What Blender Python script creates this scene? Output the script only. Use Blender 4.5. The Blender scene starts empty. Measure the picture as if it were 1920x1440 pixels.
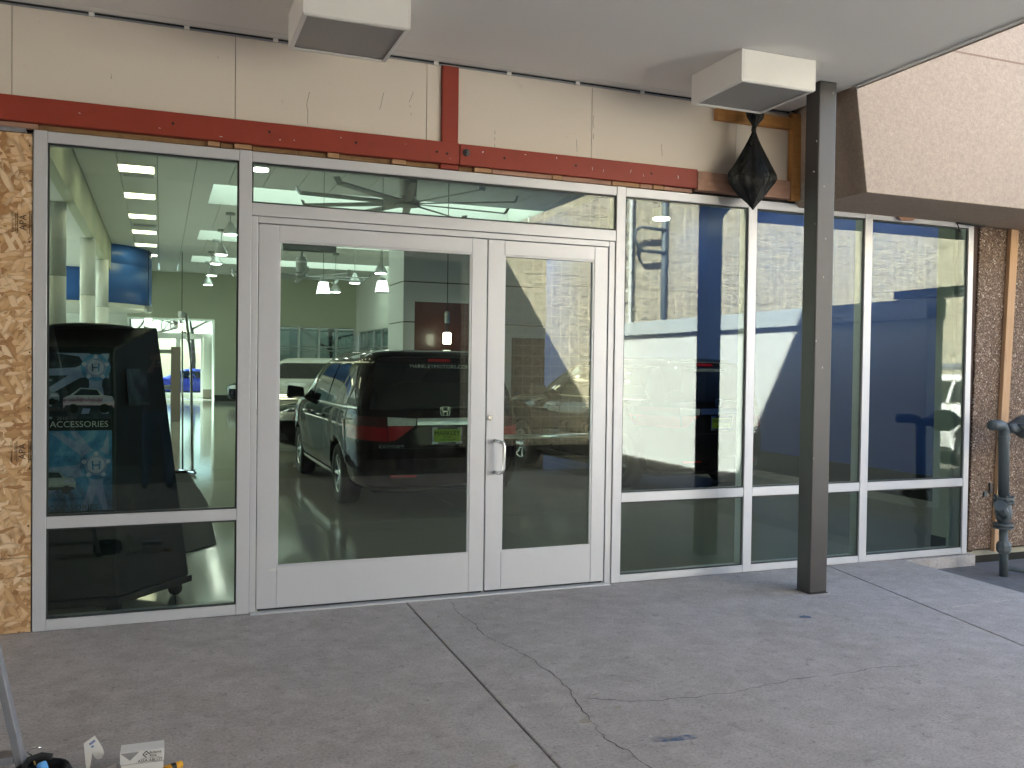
import bpy, bmesh, math, random
from mathutils import Vector, Matrix
random.seed(7)
S = bpy.context.scene
C = S.collection
PI = math.pi

# ------------------------------------------------------------------ camera
F, HH, DD = 1682.8641, 1.57173, 5.80129
R_ = Vector((0.93112686, -0.36443956, 0.01365939))
U_ = Vector((-0.00588550, 0.02243325, 0.99973102))
W_ = Vector((0.36464796, 0.93095680, -0.01874329))
CAM = Vector((0, -DD, HH))
cd = bpy.data.cameras.new('camera'); cam = bpy.data.objects.new('camera', cd); C.objects.link(cam)
cd.sensor_fit = 'HORIZONTAL'; cd.sensor_width = 36; cd.lens = F / 1920 * 36; cd.clip_start = .02; cd.clip_end = 400
cam.matrix_world = Matrix(((R_.x, U_.x, -W_.x, CAM.x), (R_.y, U_.y, -W_.y, CAM.y), (R_.z, U_.z, -W_.z, CAM.z), (0, 0, 0, 1)))
S.camera = cam

# ------------------------------------------------------------------ sky, sun, exposure
w = bpy.data.worlds.new('World'); S.world = w; w.use_nodes = True
nt = w.node_tree; bg = nt.nodes['Background']
sky = nt.nodes.new('ShaderNodeTexSky'); sky.sky_type = 'NISHITA'; sky.sun_disc = False
sky.sun_elevation = math.radians(48.4); sky.sun_rotation = math.radians(314.4)
nt.links.new(sky.outputs[0], bg.inputs[0]); bg.inputs[1].default_value = 0.05
sd = bpy.data.lights.new('sun', 'SUN'); sun = bpy.data.objects.new('sun', sd); C.objects.link(sun)
sd.energy = 5.0; sd.angle = math.radians(.53); sd.color = (1, .97, .92)
sun.rotation_euler = Vector((.473, -.464, -.748)).to_track_quat('-Z', 'Y').to_euler()
S.view_settings.view_transform = 'Standard'; S.view_settings.look = 'None'
S.view_settings.gamma = 1; S.view_settings.use_curve_mapping = False
S.view_settings.exposure = 4.1
S.render.engine = 'CYCLES'
S.cycles.use_denoising = True
S.cycles.max_bounces = 14; S.cycles.diffuse_bounces = 5; S.cycles.glossy_bounces = 5
S.cycles.transparent_max_bounces = 16; S.cycles.transmission_bounces = 6
S.cycles.sample_clamp_indirect = 6; S.cycles.caustics_reflective = False; S.cycles.caustics_refractive = False

def at(px, py, x=None, y=None, z=None):
    """the point of the place that the photograph shows at px, py, on the plane given"""
    d = R_ * ((px - 960) / F) + U_ * ((720 - py) / F) + W_
    t = (x - CAM.x) / d.x if x is not None else (y - CAM.y) / d.y if y is not None else (z - CAM.z) / d.z
    return CAM + d * t

# ------------------------------------------------------------------ materials
class NB:
    def __init__(s, name):
        s.m = bpy.data.materials.new(name); s.m.use_nodes = True
        s.t = s.m.node_tree; s.p = s.t.nodes['Principled BSDF']; s.out = s.t.nodes['Material Output']
        s.co = s.n('ShaderNodeTexCoord').outputs['Object']
    def n(s, typ, **k):
        o = s.t.nodes.new(typ)
        for a, b in k.items(): setattr(o, a, b)
        return o
    def l(s, a, b): s.t.links.new(a, b)
    def mapping(s, scale=(1, 1, 1), rot=(0, 0, 0)):
        m = s.n('ShaderNodeMapping'); m.inputs['Scale'].default_value = scale; m.inputs['Rotation'].default_value = rot
        s.l(s.co, m.inputs['Vector']); return m.outputs[0]
    def noise(s, scale, detail=4, rough=.55, vec=None, dist=0):
        o = s.n('ShaderNodeTexNoise'); o.inputs['Scale'].default_value = scale; o.inputs['Detail'].default_value = detail
        o.inputs['Roughness'].default_value = rough; o.inputs['Distortion'].default_value = dist
        s.l(vec or s.co, o.inputs['Vector']); return o.outputs['Fac']
    def voro(s, scale, vec=None, feature='F1', out='Distance'):
        o = s.n('ShaderNodeTexVoronoi', feature=feature); o.inputs['Scale'].default_value = scale
        s.l(vec or s.co, o.inputs['Vector']); return o.outputs[out]
    def ramp(s, fac, stops):
        o = s.n('ShaderNodeValToRGB'); e = o.color_ramp.elements
        while len(e) < len(stops): e.new(.5)
        for q, (pos, c) in zip(e, stops):
            q.position = pos; q.color = (c, c, c, 1) if not hasattr(c, '__len__') else (*c[:3], 1)
        s.l(fac, o.inputs[0]); return o.outputs[0]
    def mix(s, fac, a, b, mode='MIX'):
        o = s.n('ShaderNodeMix', data_type='RGBA', blend_type=mode)
        for sock, v in ((o.inputs[0], fac), (o.inputs[6], a), (o.inputs[7], b)):
            if hasattr(v, 'is_output') or isinstance(v, bpy.types.NodeSocket): s.l(v, sock)
            elif hasattr(v, '__len__'): sock.default_value = (*v[:3], 1)
            else: sock.default_value = v if sock == o.inputs[0] else (v, v, v, 1)
        return o.outputs[2]
    def bump(s, h, strength=.3, dist=.01):
        o = s.n('ShaderNodeBump'); o.inputs['Strength'].default_value = strength; o.inputs['Distance'].default_value = dist
        s.l(h, o.inputs['Height']); s.l(o.outputs[0], s.p.inputs['Normal']); return o
    def base(s, c):
        if isinstance(c, bpy.types.NodeSocket): s.l(c, s.p.inputs['Base Color'])
        else: s.p.inputs['Base Color'].default_value = (*c[:3], 1)
    def set(s, rough=.5, metal=0, coat=0, spec=.5, emit=None, es=0):
        p = s.p.inputs
        p['Roughness'].default_value = rough; p['Metallic'].default_value = metal; p['Coat Weight'].default_value = coat
        p['Coat Roughness'].default_value = .03; p['Specular IOR Level'].default_value = spec
        if emit: p['Emission Color'].default_value = (*emit, 1); p['Emission Strength'].default_value = es
        return s.m

def simple(name, col, rough=.5, metal=0, var=.12, scale=6, bump=0, bscale=80, coat=0, spec=.5, emit=None, es=0):
    b = NB(name)
    if var:
        n = b.noise(scale, 5)
        b.base(b.mix(n, [max(0, c * (1 - var)) for c in col], [min(1, c * (1 + var)) for c in col]))
    else: b.base(col)
    if bump: b.bump(b.noise(bscale, 4), bump, .004)
    return b.set(rough, metal, coat, spec, emit, es)

def glow(name, col, strength):
    b = NB(name); e = b.n('ShaderNodeEmission'); e.inputs[0].default_value = (*col, 1); e.inputs[1].default_value = strength
    b.l(e.outputs[0], b.out.inputs[0]); return b.m

def glass(name, tint, refl, rtint=(1, 1, 1), ripple=0, rscale=30, rough=0):
    b = NB(name); b.t.nodes.remove(b.p)
    tr = b.n('ShaderNodeBsdfTransparent'); tr.inputs[0].default_value = (*tint, 1)
    gl = b.n('ShaderNodeBsdfGlossy'); gl.inputs[0].default_value = (*rtint, 1); gl.inputs['Roughness'].default_value = rough
    lw = b.n('ShaderNodeLayerWeight'); lw.inputs[0].default_value = .5
    pw = b.n('ShaderNodeMath', operation='POWER'); pw.inputs[1].default_value = 5; b.l(lw.outputs['Facing'], pw.inputs[0])
    ma = b.n('ShaderNodeMath', operation='MULTIPLY_ADD', use_clamp=True); ma.inputs[1].default_value = 1 - refl; ma.inputs[2].default_value = refl
    b.l(pw.outputs[0], ma.inputs[0])
    mx = b.n('ShaderNodeMixShader'); b.l(ma.outputs[0], mx.inputs[0]); b.l(tr.outputs[0], mx.inputs[1]); b.l(gl.outputs[0], mx.inputs[2])
    if ripple:
        bp = b.n('ShaderNodeBump'); bp.inputs['Strength'].default_value = ripple; bp.inputs['Distance'].default_value = .001
        b.l(b.noise(rscale, 2, .5, None, .6), bp.inputs['Height']); b.l(bp.outputs[0], gl.inputs['Normal'])
    b.l(mx.outputs[0], b.out.inputs[0]); return b.m

def concrete_mat():
    b = NB('concrete_slab_finish')
    v2 = b.mapping((1, 1, 1), (0, 0, 1)); v3 = b.mapping((1, 1.9, 1), (0, 0, .35))
    n1 = b.noise(.9, 6, .65); n2 = b.noise(7, 7, .72); n3 = b.noise(75, 4, .8)
    c = b.mix(b.ramp(n1, [(.32, 0), (.68, 1)]), (.385, .350, .325), (.46, .432, .42))
    c = b.mix(b.ramp(b.noise(2.6, 7, .7, v2), [(.46, 0), (.66, .38)]), c, (.29, .258, .234))
    c = b.mix(b.ramp(n2, [(.46, 0), (.72, .85)]), c, (.54, .512, .50))
    c = b.mix(b.ramp(b.noise(5, 7, .75, v3), [(.55, 0), (.72, .5)]), c, (.50, .475, .465))
    c = b.mix(b.ramp(b.noise(15, 6, .7, v2), [(.56, 0), (.70, .6)]), c, (.20, .178, .16))
    c = b.mix(b.ramp(n3, [(.32, .8), (.47, 0)]), c, (.17, .155, .145))
    c = b.mix(b.ramp(n3, [(.55, 0), (.70, .7)]), c, (.60, .58, .57))
    c = b.mix(b.ramp(b.noise(6, 8, .8, b.mapping((1, 5, 1), (0, 0, -.5))), [(.57, 0), (.70, .7)]), c, (.58, .55, .54))
    c = b.mix(b.ramp(b.noise(24, 2, .5, v2), [(.73, 0), (.76, .8)]), c, (.62, .60, .58))
    c = b.mix(b.ramp(b.noise(19, 2, .5, v3), [(.74, 0), (.77, .7)]), c, (.12, .105, .095))
    b.base(c); b.bump(b.mix(.5, n3, n2), .3, .004); return b.set(.78, 0, 0, .3)

def blue_paint_mat():
    b = NB('faded_blue_spray_paint'); n = b.noise(30, 5, .65)
    b.base(b.mix(n, (.15, .24, .43), (.20, .27, .38)))
    a = b.ramp(b.mix(.5, n, b.voro(9)), [(.34, 0), (.60, .6)])
    b.l(a, b.p.inputs['Alpha']); return b.set(.8)

def osb_mat():
    b = NB('oriented_strand_board')
    warp = b.n('ShaderNodeTexNoise'); warp.inputs['Scale'].default_value = 7; b.l(b.co, warp.inputs['Vector'])
    c = None
    st = [(.0, (.36, .185, .08)), (.25, (.50, .29, .135)), (.5, (.64, .41, .215)), (.75, (.72, .50, .295)), (1, (.80, .62, .41))]
    for k, (sc, rot) in enumerate((((8, 1, 26), .5), ((9, 1, 30), -.35), ((30, 1, 9), .25), ((10, 1, 34), 1.05), ((34, 1, 11), -.7), ((8, 1, 30), -1.1), ((12, 1, 42), .1))):
        mp = b.n('ShaderNodeMapping'); mp.inputs['Rotation'].default_value = (0, rot, 0); b.l(b.co, mp.inputs['Vector'])
        ad = b.n('ShaderNodeVectorMath', operation='MULTIPLY_ADD'); ad.inputs[1].default_value = (.03, .03, .03); b.l(warp.outputs['Color'], ad.inputs[0]); b.l(mp.outputs[0], ad.inputs[2])
        ms = b.n('ShaderNodeVectorMath', operation='MULTIPLY'); ms.inputs[1].default_value = (sc[0] * 1.15, .01, sc[2] * 1.15); b.l(ad.outputs[0], ms.inputs[0])
        of = b.n('ShaderNodeVectorMath', operation='ADD'); of.inputs[1].default_value = (k * 7.3, 0, k * 3.1); b.l(ms.outputs[0], of.inputs[0])
        v = b.n('ShaderNodeTexVoronoi'); v.inputs['Scale'].default_value = 1; b.l(of.outputs[0], v.inputs['Vector'])
        sp = b.n('ShaderNodeSeparateColor'); b.l(v.outputs['Color'], sp.inputs[0])
        t = b.ramp(sp.outputs['Red'], st)
        edge = b.ramp(v.outputs['Distance'], [(.45, 0), (.75, .45)])
        t = b.mix(edge, t, (.24, .12, .05))
        if c is None: c = t
        else: c = b.mix(b.ramp(sp.outputs['Green'], [(.66, 0), (.67, 1)]), c, t)
    c = b.mix(b.ramp(b.noise(60, 4, .6, b.mapping((1, 1, 5))), [(.5, 0), (.8, .3)]), c, (.25, .13, .06))
    b.base(c); b.bump(c, .3, .004); return b.set(.75, 0, 0, .25)

def wood_mat(name, c1, c2, axis='z', grime=.25):
    b = NB(name); sc = {'x': (1.2, 22, 22), 'y': (22, 1.2, 22), 'z': (22, 22, 1.2)}[axis]
    g = b.noise(3, 6, .65, b.mapping(sc), .8)
    c = b.mix(b.ramp(g, [(.3, 0), (.7, 1)]), c1, c2)
    c = b.mix(b.ramp(b.noise(13, 5, .7), [(.52, 0), (.75, grime)]), c, [q * .35 for q in c1])
    b.base(c); b.bump(g, .2, .004); return b.set(.72, 0, 0, .25)

def aggregate_mat():
    b = NB('exposed_pebble_aggregate'); v = b.n('ShaderNodeTexVoronoi'); v.inputs['Scale'].default_value = 62; b.l(b.co, v.inputs['Vector'])
    v2 = b.n('ShaderNodeTexVoronoi'); v2.inputs['Scale'].default_value = 115; b.l(b.co, v2.inputs['Vector'])
    s1 = b.n('ShaderNodeSeparateColor'); b.l(v.outputs['Color'], s1.inputs[0])
    st = [(.0, (.05, .032, .022)), (.25, (.11, .066, .043)), (.5, (.16, .10, .065)), (.75, (.23, .155, .11)), (.92, (.36, .28, .22)), (1, (.60, .53, .46))]
    c = b.ramp(s1.outputs['Red'], st)
    s2 = b.n('ShaderNodeSeparateColor'); b.l(v2.outputs['Color'], s2.inputs[0])
    c = b.mix(b.ramp(v.outputs['Distance'], [(.45, 0), (.55, 1)]), c, b.ramp(s2.outputs['Green'], st))
    c = b.mix(b.ramp(b.noise(6, 4), [(.4, 0), (.7, .5)]), c, (.10, .068, .048))
    b.base(c); b.bump(v.outputs['Distance'], -.9, .008); return b.set(.7, 0, 0, .35)

def stucco_mat(name, c, sc=38):
    b = NB(name); n = b.noise(sc, 4, .7); m = b.noise(sc * 3, 3, .7)
    k = b.mix(b.ramp(b.mix(.5, n, m), [(.32, 0), (.68, 1)]), [q * .70 for q in c], [q * 1.12 for q in c])
    k = b.mix(b.ramp(b.noise(1.3, 5, .6), [(.45, 0), (.75, .2)]), k, [q * .7 for q in c])
    b.base(k); b.bump(b.mix(.5, n, m), .55, .006); return b.set(.85, 0, 0, .2)

def red_mat():
    b = NB('red_primed_steel'); n = b.noise(5, 6, .65)
    c = b.mix(n, (.24, .030, .016), (.33, .050, .028))
    c = b.mix(b.ramp(b.noise(11, 6, .75, b.mapping((1, 1, 1))), [(.58, 0), (.72, .55)]), c, (.17, .045, .02))
    c = b.mix(b.ramp(b.noise(42, 4, .7, b.mapping((1, 1, .45), (0, .5, 0))), [(.72, 0), (.76, .75)]), c, (.55, .44, .40))
    b.base(c); b.bump(b.noise(90, 3), .1, .002); return b.set(.55, 0, 0, .4)

def panel_mat():
    b = NB('cream_insulation_panel'); n = b.noise(140, 3, .6)
    c = b.mix(n, (.66, .59, .51), (.72, .655, .575))
    c = b.mix(b.ramp(b.noise(7, 6, .75), [(.64, 0), (.74, .25)]), c, (.40, .32, .25))
    c = b.mix(b.ramp(b.noise(28, 4, .7, b.mapping((1.5, 1, .25))), [(.76, 0), (.80, .5)]), c, (.22, .14, .10))
    b.base(c); b.bump(n, .12, .002); return b.set(.8, 0, 0, .2)

def alu_mat():
    b = NB('clear_anodised_aluminium'); n = b.noise(60, 3, .6, b.mapping((6, 6, .4)))
    b.base(b.mix(n, (.56, .567, .595), (.615, .622, .650)))
    b.bump(b.noise(400, 2), .02, .001)
    return b.set(.42, .25, 0, .5)

def plastic_bag_mat():
    b = NB('black_bin_bag_film')
    v = b.n('ShaderNodeTexVoronoi', feature='DISTANCE_TO_EDGE'); v.inputs['Scale'].default_value = 8
    w_ = b.n('ShaderNodeTexNoise'); w_.inputs['Scale'].default_value = 9; b.l(b.co, w_.inputs['Vector'])
    ad = b.n('ShaderNodeVectorMath', operation='MULTIPLY_ADD'); ad.inputs[1].default_value = (.22, .22, .22); b.l(w_.outputs['Color'], ad.inputs[0]); b.l(b.mapping((1, 1, .6)), ad.inputs[2]); b.l(ad.outputs[0], v.inputs['Vector'])
    b.base((.007, .008, .006)); b.bump(b.mix(.35, b.ramp(v.outputs['Distance'], [(0, 1), (.25, 0)]), b.noise(18, 4, .6)), .40, .02); return b.set(.45, 0, 0, .35)

def block_mat():
    b = NB('split_face_block'); n = b.noise(10, 6, .8); n2 = b.noise(2.5, 4)
    c = b.mix(b.ramp(n, [(.3, 0), (.7, 1)]), (.24, .195, .125), (.84, .755, .57))
    c = b.mix(b.ramp(n2, [(.4, 0), (.7, .5)]), c, (.45, .43, .38))
    b.base(c); b.bump(n, 1.0, .05); return b.set(.85, 0, 0, .2)

def paint_mat(name, c, flake=0):
    b = NB(name); lw = b.n('ShaderNodeLayerWeight'); lw.inputs[0].default_value = .35
    b.base(b.mix(lw.outputs['Facing'], [q * 1.3 for q in c], [q * .6 for q in c]))
    b.p.inputs['Coat IOR'].default_value = 1.30
    return b.set(.8, .0, .75, .0)

M = {}
M['concrete'] = concrete_mat(); M['blue_paint'] = blue_paint_mat(); M['osb'] = osb_mat()
M['wood_old'] = wood_mat('weathered_timber', (.19, .105, .045), (.33, .20, .10), 'x', .6)
M['wood_new'] = wood_mat('fresh_timber', (.36, .20, .105), (.50, .31, .175), 'x', .15)
M['wood_stud'] = wood_mat('pine_stud', (.46, .28, .155), (.58, .38, .23), 'z', .12)
M['wood_pink'] = wood_mat('stained_timber', (.36, .20, .14), (.46, .28, .20), 'x', .5)
M['wood_orange'] = wood_mat('amber_timber', (.38, .17, .05), (.50, .26, .09), 'x', .2)
M['aggregate'] = aggregate_mat(); M['stucco'] = stucco_mat('pinkish_beige_stucco', (.48, .385, .31))
M['stucco_side'] = M['stucco']
M['red'] = red_mat(); M['panel'] = panel_mat(); M['alu'] = alu_mat(); M['bag'] = plastic_bag_mat(); M['block'] = block_mat()
M['mortar'] = simple('pale_mortar', (.80, .75, .58), .9)
M['soffit'] = simple('painted_soffit', (.74, .72, .69), .8, var=.04, scale=2, bump=.08, bscale=200)
M['fixture'] = simple('white_enamel', (.80, .79, .76), .45, var=.03)
M['lens'] = simple('prismatic_lens', (.34, .33, .31), .5, var=.06, scale=90, bump=.3, bscale=300)
M['steel_post'] = simple('dark_grey_paint', (.045, .040, .040), .42, var=.18, scale=9, bump=.05, bscale=120)
M['chip'] = simple('chipped_paint_spot', (.5, .5, .48), .7)
M['black'] = simple('black_rubber', (.012, .012, .013), .6)
M['dark'] = simple('dark_void', (.02, .019, .018), .9)
M['gasket'] = simple('dark_gasket', (.03, .035, .035), .5)
M['seal'] = simple('brown_sealant', (.075, .045, .035), .8)
M['galv'] = simple('galvanised_steel', (.30, .31, .34), .45, .5, var=.2, scale=20)
M['pipe'] = simple('blue_grey_pipe_paint', (.085, .105, .115), .5, var=.2, scale=14, bump=.15)
M['dirt'] = simple('dirty_asphalt', (.15, .148, .152), .9, var=.4, scale=12, bump=.6, bscale=60)
M['road'] = simple('courtyard_asphalt', (.085, .078, .066), .9, var=.3, scale=4, bump=.4)
M['plaster'] = simple('rough_plaster', (.52, .48, .42), .9, var=.25, scale=30, bump=.8, bscale=60)
M['white_wall'] = simple('white_painted_stucco', (.76, .78, .77), .8, var=.03)
M['cap'] = simple('grey_metal_coping', (.55, .60, .62), .4, var=.05)
M['shade_plinth'] = simple('dark_shade_and_plinth', (.045, .04, .037), .6)  # dark tone put in for the wall's deep shade; also colours the plinth
M['joint'] = simple('stucco_joint', (.27, .19, .15), .9)
M['dark_cap'] = simple('dark_metal_coping', (.03, .05, .07), .5)
M['crack'] = simple('crack_shadow_dirt', (.055, .05, .045), .95)
M['patch'] = simple('filler_patch', (.36, .32, .26), .9, var=.2, scale=30)
M['print'] = simple('black_stamp_ink', (.05, .035, .025), .8, var=.5, scale=50)
# glass
M['glass_window'] = glass('green_tinted_glass', (.685, .765, .73), .050, (.97, 1, .95), .025, 45)
M['glass_door'] = glass('door_glass', (.685, .765, .73), .048, (1, 1, .92), .006, 14)
M['glass_plain'] = glass('clear_glass', (.80, .86, .85), .08)
M['glass_shade'] = glass('shaded_wall_glass', (.86, .90, .90), .08)
M['glass_teal'] = glass('teal_office_glass', (.17, .215, .22), .10)
# inside
M['floor'] = None
def floor_mat():
    b = NB('polished_grey_tile'); n = b.noise(1.5, 5); s = b.noise(120, 2)
    b.base(b.mix(s, b.mix(n, (.38, .37, .32), (.45, .44, .38)), (.41, .40, .35)))
    return b.set(.09, 0, 0, .55)
M['floor'] = floor_mat()
M['ceil'] = simple('acoustic_ceiling_panel', (.70, .71, .68), .9, var=.03, scale=3)
M['wall_in'] = simple('warm_white_wall_paint', (.66, .67, .61), .8, var=.03)
M['wall_far'] = simple('sage_wall_paint', (.46, .48, .36), .8, var=.03)
M['wall_white'] = simple('cool_white_panel_wall', (.62, .65, .64), .6, var=.02)
M['blue_wall'] = simple('royal_blue_wall_paint', (.030, .085, .36), .5, var=.04)
M['blue_drum'] = simple('blue_drum_paint', (.035, .13, .42), .4, var=.05)
M['base'] = simple('black_skirting', (.015, .015, .016), .5)
M['column'] = simple('white_round_column_paint', (.72, .73, .69), .6, var=.03)
def cherry():
    b = NB('cherry_veneer'); g = b.noise(2.2, 6, .6, b.mapping((14, 14, 1)), 1)
    b.base(b.mix(g, (.075, .018, .008), (.14, .038, .016))); return b.set(.35, 0, .3)
M['cherry'] = cherry()
M['door_brown'] = simple('dark_brown_door', (.06, .018, .012), .4, var=.25, scale=4)
M['drywall_edge'] = simple('painted_return', (.62, .68, .63), .8, var=.02)
M['troffer'] = glow('lit_troffer_lens', (1, .86, .56), 1.0)
M['cove'] = glow('lit_cove', (.90, 1.0, .88), .26)
M['lamp'] = glow('lit_lamp_bulb', (1, .95, .82), 2.5)
M['lamp_fill'] = glow('added_fill_lamp', (1, .96, .88), 11)  # extra bright face of the added unseen lamps
M['lamp_soft'] = glow('lit_frosted_shade', (1, .97, .90), .32)
M['lamp_warm'] = glow('lit_warm_cylinder', (1, .90, .68), 1.3)
M['metal'] = simple('brushed_lamp_metal', (.55, .57, .56), .3, .6, var=.05)
M['fan'] = simple('grey_fan_metal', (.34, .36, .35), .4, .4, var=.05)
M['chrome'] = simple('chrome', (.80, .80, .80), .08, 1, var=0)
M['chrome_soft'] = simple('satin_chrome', (.72, .72, .70), .25, 1, var=0)
M['kiosk'] = simple('kiosk_black_laminate', (.014, .018, .017), .4, var=.2)
M['mat_rug'] = simple('charcoal_floor_mat', (.05, .055, .055), .95, var=.3, scale=40)
M['brown_desk'] = simple('taupe_laminate', (.22, .18, .15), .6)
# cars
M['p_maroon'] = paint_mat('dark_maroon_car_paint', (.012, .006, .006))
M['p_black'] = paint_mat('black_car_paint', (.005, .005, .006))
M['p_silver'] = paint_mat('pale_silver_car_paint', (.50, .50, .44))
M['p_white'] = paint_mat('white_truck_paint', (.80, .80, .79))
M['p_blue'] = paint_mat('blue_car_paint', (.05, .07, .45))
M['car_glass'] = simple('dark_car_window', (.006, .009, .009), .04, 0, var=0, spec=.6)
M['red_lens'] = simple('red_lamp_lens', (.42, .006, .016), .2, var=.35, scale=30, spec=.3)
M['smoke_lens'] = simple('smoked_lamp_lens', (.10, .012, .014), .2, var=.4, scale=25, spec=.3)
M['clear_lens'] = simple('clear_lamp_lens', (.75, .77, .76), .15, .1, var=.4, scale=24, coat=.5)
M['amber_lens'] = simple('amber_lens', (.60, .15, .02), .2)
M['tyre'] = simple('tyre_rubber', (.014, .014, .014), .75, bump=.2)
M['rim'] = simple('alloy_rim', (.52, .54, .56), .22, .9, var=.1)
M['plate_green'] = simple('lime_plate', (.34, .52, .03), .5, var=.05)
M['ink'] = simple('black_print', (.012, .014, .012), .6, var=0)
M['decal'] = simple('silver_window_decal', (.62, .62, .60), .5, var=0)
M['white_print'] = simple('white_print', (.75, .74, .70), .6, var=0)
M['card'] = simple('white_carton', (.76, .75, .73), .7, var=.04)
M['grey_print'] = simple('grey_print', (.30, .30, .31), .7, var=0)
M['yellow'] = simple('yellow_plastic', (.75, .36, .02), .45)
M['cloth'] = simple('black_tool_bag_cloth', (.02, .02, .02), .9, bump=.5, bscale=200)
M['blue_thing'] = simple('bright_blue_plastic', (.10, .36, .75), .4)
M['denim'] = simple('blue_denim', (.06, .10, .22), .9, var=.2, scale=20)
M['jacket'] = simple('dark_red_jacket', (.045, .012, .012), .9, var=.2)
M['skin'] = simple('skin', (.45, .26, .18), .6)
M['hair'] = simple('brown_hair', (.05, .03, .02), .7)
M['bark'] = simple('bare_bark', (.13, .10, .08), .9)

# ------------------------------------------------------------------ mesh helpers
class MB:
    def __init__(s): s.v = []; s.f = []
    def add(s, vs, fs):
        k = len(s.v); s.v += [Vector(q) for q in vs]; s.f += [tuple(i + k for i in f) for f in fs]; return s
    def box(s, x0, x1, y0, y1, z0, z1):
        return s.add([(x0, y0, z0), (x1, y0, z0), (x1, y1, z0), (x0, y1, z0), (x0, y0, z1), (x1, y0, z1), (x1, y1, z1), (x0, y1, z1)],
                     [(0, 3, 2, 1), (4, 5, 6, 7), (0, 1, 5, 4), (1, 2, 6, 5), (2, 3, 7, 6), (3, 0, 4, 7)])
    def hexa(s, low, top):
        n = len(low)
        return s.add(list(low) + list(top), [tuple(range(n))[::-1], tuple(range(n, 2 * n))] + [(i, (i + 1) % n, n + (i + 1) % n, n + i) for i in range(n)])
    def prism(s, poly, z0, z1):
        return s.hexa([(x, y, z0) for x, y in poly], [(x, y, z1) for x, y in poly])
    def prism_y(s, poly, y0, y1):   # poly of (x, z), extruded along y
        return s.hexa([(x, y0, z) for x, z in poly], [(x, y1, z) for x, z in poly])
    def bar(s, a, b, wx, wz=None, up=(0, 0, 1)):
        a, b = Vector(a), Vector(b); d = (b - a).normalized(); u = Vector(up)
        if abs(d.dot(u)) > .95: u = Vector((0, 1, 0))
        r = d.cross(u).normalized(); u = r.cross(d); wz = wz or wx
        k = [(-1, -1), (1, -1), (1, 1), (-1, 1)]
        return s.hexa([a + r * (i * wx / 2) + u * (j * wz / 2) for i, j in k], [b + r * (i * wx / 2) + u * (j * wz / 2) for i, j in k])
    def tube(s, pts, r, seg=10, caps=True):
        pts = [Vector(p) for p in pts]; n = len(pts); rr = r if hasattr(r, '__len__') else [r] * n
        vs = []; ref = None
        for i, p in enumerate(pts):
            d = (pts[min(i + 1, n - 1)] - pts[max(i - 1, 0)]).normalized()
            if ref is None: ref = Vector((0, 0, 1)) if abs(d.z) < .9 else Vector((1, 0, 0))
            a = d.cross(ref).normalized(); b = a.cross(d).normalized(); ref = b
            vs += [p + a * (math.cos(2 * PI * k / seg) * rr[i]) + b * (math.sin(2 * PI * k / seg) * rr[i]) for k in range(seg)]
        fs = [(i * seg + k, i * seg + (k + 1) % seg, (i + 1) * seg + (k + 1) % seg, (i + 1) * seg + k) for i in range(n - 1) for k in range(seg)]
        if caps: fs += [tuple(range(seg))[::-1], tuple((n - 1) * seg + k for k in range(seg))]
        return s.add(vs, fs)
    def lathe(s, prof, c, seg=24, axis='z'):   # prof of (radius, height)
        vs = []
        for r, h in prof:
            for k in range(seg):
                a = 2 * PI * k / seg; x, y = r * math.cos(a), r * math.sin(a)
                vs.append(Vector(c) + Vector({'z': (x, y, h), 'x': (h, x, y), 'y': (x, h, y)}[axis]))
        n = len(prof)
        fs = [(i * seg + k, i * seg + (k + 1) % seg, (i + 1) * seg + (k + 1) % seg, (i + 1) * seg + k) for i in range(n - 1) for k in range(seg)]
        fs += [tuple(range(seg))[::-1], tuple((n - 1) * seg + k for k in range(seg))]
        return s.add(vs, fs)
    def grid(s, fn, nu, nv):
        vs = [fn(i / nu, j / nv) for j in range(nv + 1) for i in range(nu + 1)]
        return s.add(vs, [(j * (nu + 1) + i, j * (nu + 1) + i + 1, (j + 1) * (nu + 1) + i + 1, (j + 1) * (nu + 1) + i) for j in range(nv) for i in range(nu)])
    def xf(s, mtx):
        s.v = [mtx @ q for q in s.v]; return s

ORIGIN = {}
def link(o): C.objects.link(o); return o
def tag(o, label=None, cat=None, group=None, kind=None):
    for k, v in (('label', label), ('category', cat), ('group', group), ('kind', kind)):
        if v: o[k] = v
    return o
def thing(name, label, cat, loc=(0, 0, 0), group=None, rz=0, kind=None):
    o = bpy.data.objects.new(name, None); link(o); o.location = loc; o.rotation_euler[2] = rz; o.empty_display_size = .1
    ORIGIN[o.name] = Vector(loc); tag(o, label, cat, group, kind); return o
def obj(name, mb, mat, parent=None, bevel=0, smooth=False, local=False, sub=0, kind=None, label=None):
    me = bpy.data.meshes.new(name)
    off = Vector((0, 0, 0))
    if parent and not local: off = ORIGIN[parent.name]
    me.from_pydata([tuple(q - off) for q in mb.v], [], mb.f)
    bm = bmesh.new(); bm.from_mesh(me); bmesh.ops.recalc_face_normals(bm, faces=bm.faces); bm.to_mesh(me); bm.free()
    for m in (mat if isinstance(mat, (list, tuple)) else [mat]): me.materials.append(m)
    if smooth:
        for p in me.polygons: p.use_smooth = True
    o = bpy.data.objects.new(name, me); link(o)
    if parent: o.parent = parent
    ORIGIN[o.name] = off
    if bevel:
        b = o.modifiers.new('bevel', 'BEVEL'); b.width = bevel; b.segments = 2; b.limit_method = 'ANGLE'; b.angle_limit = .6
    if sub:
        q = o.modifiers.new('sub', 'SUBSURF'); q.levels = sub; q.render_levels = sub
    if kind: o['kind'] = kind
    if label: o['label'] = label
    return o
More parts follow.
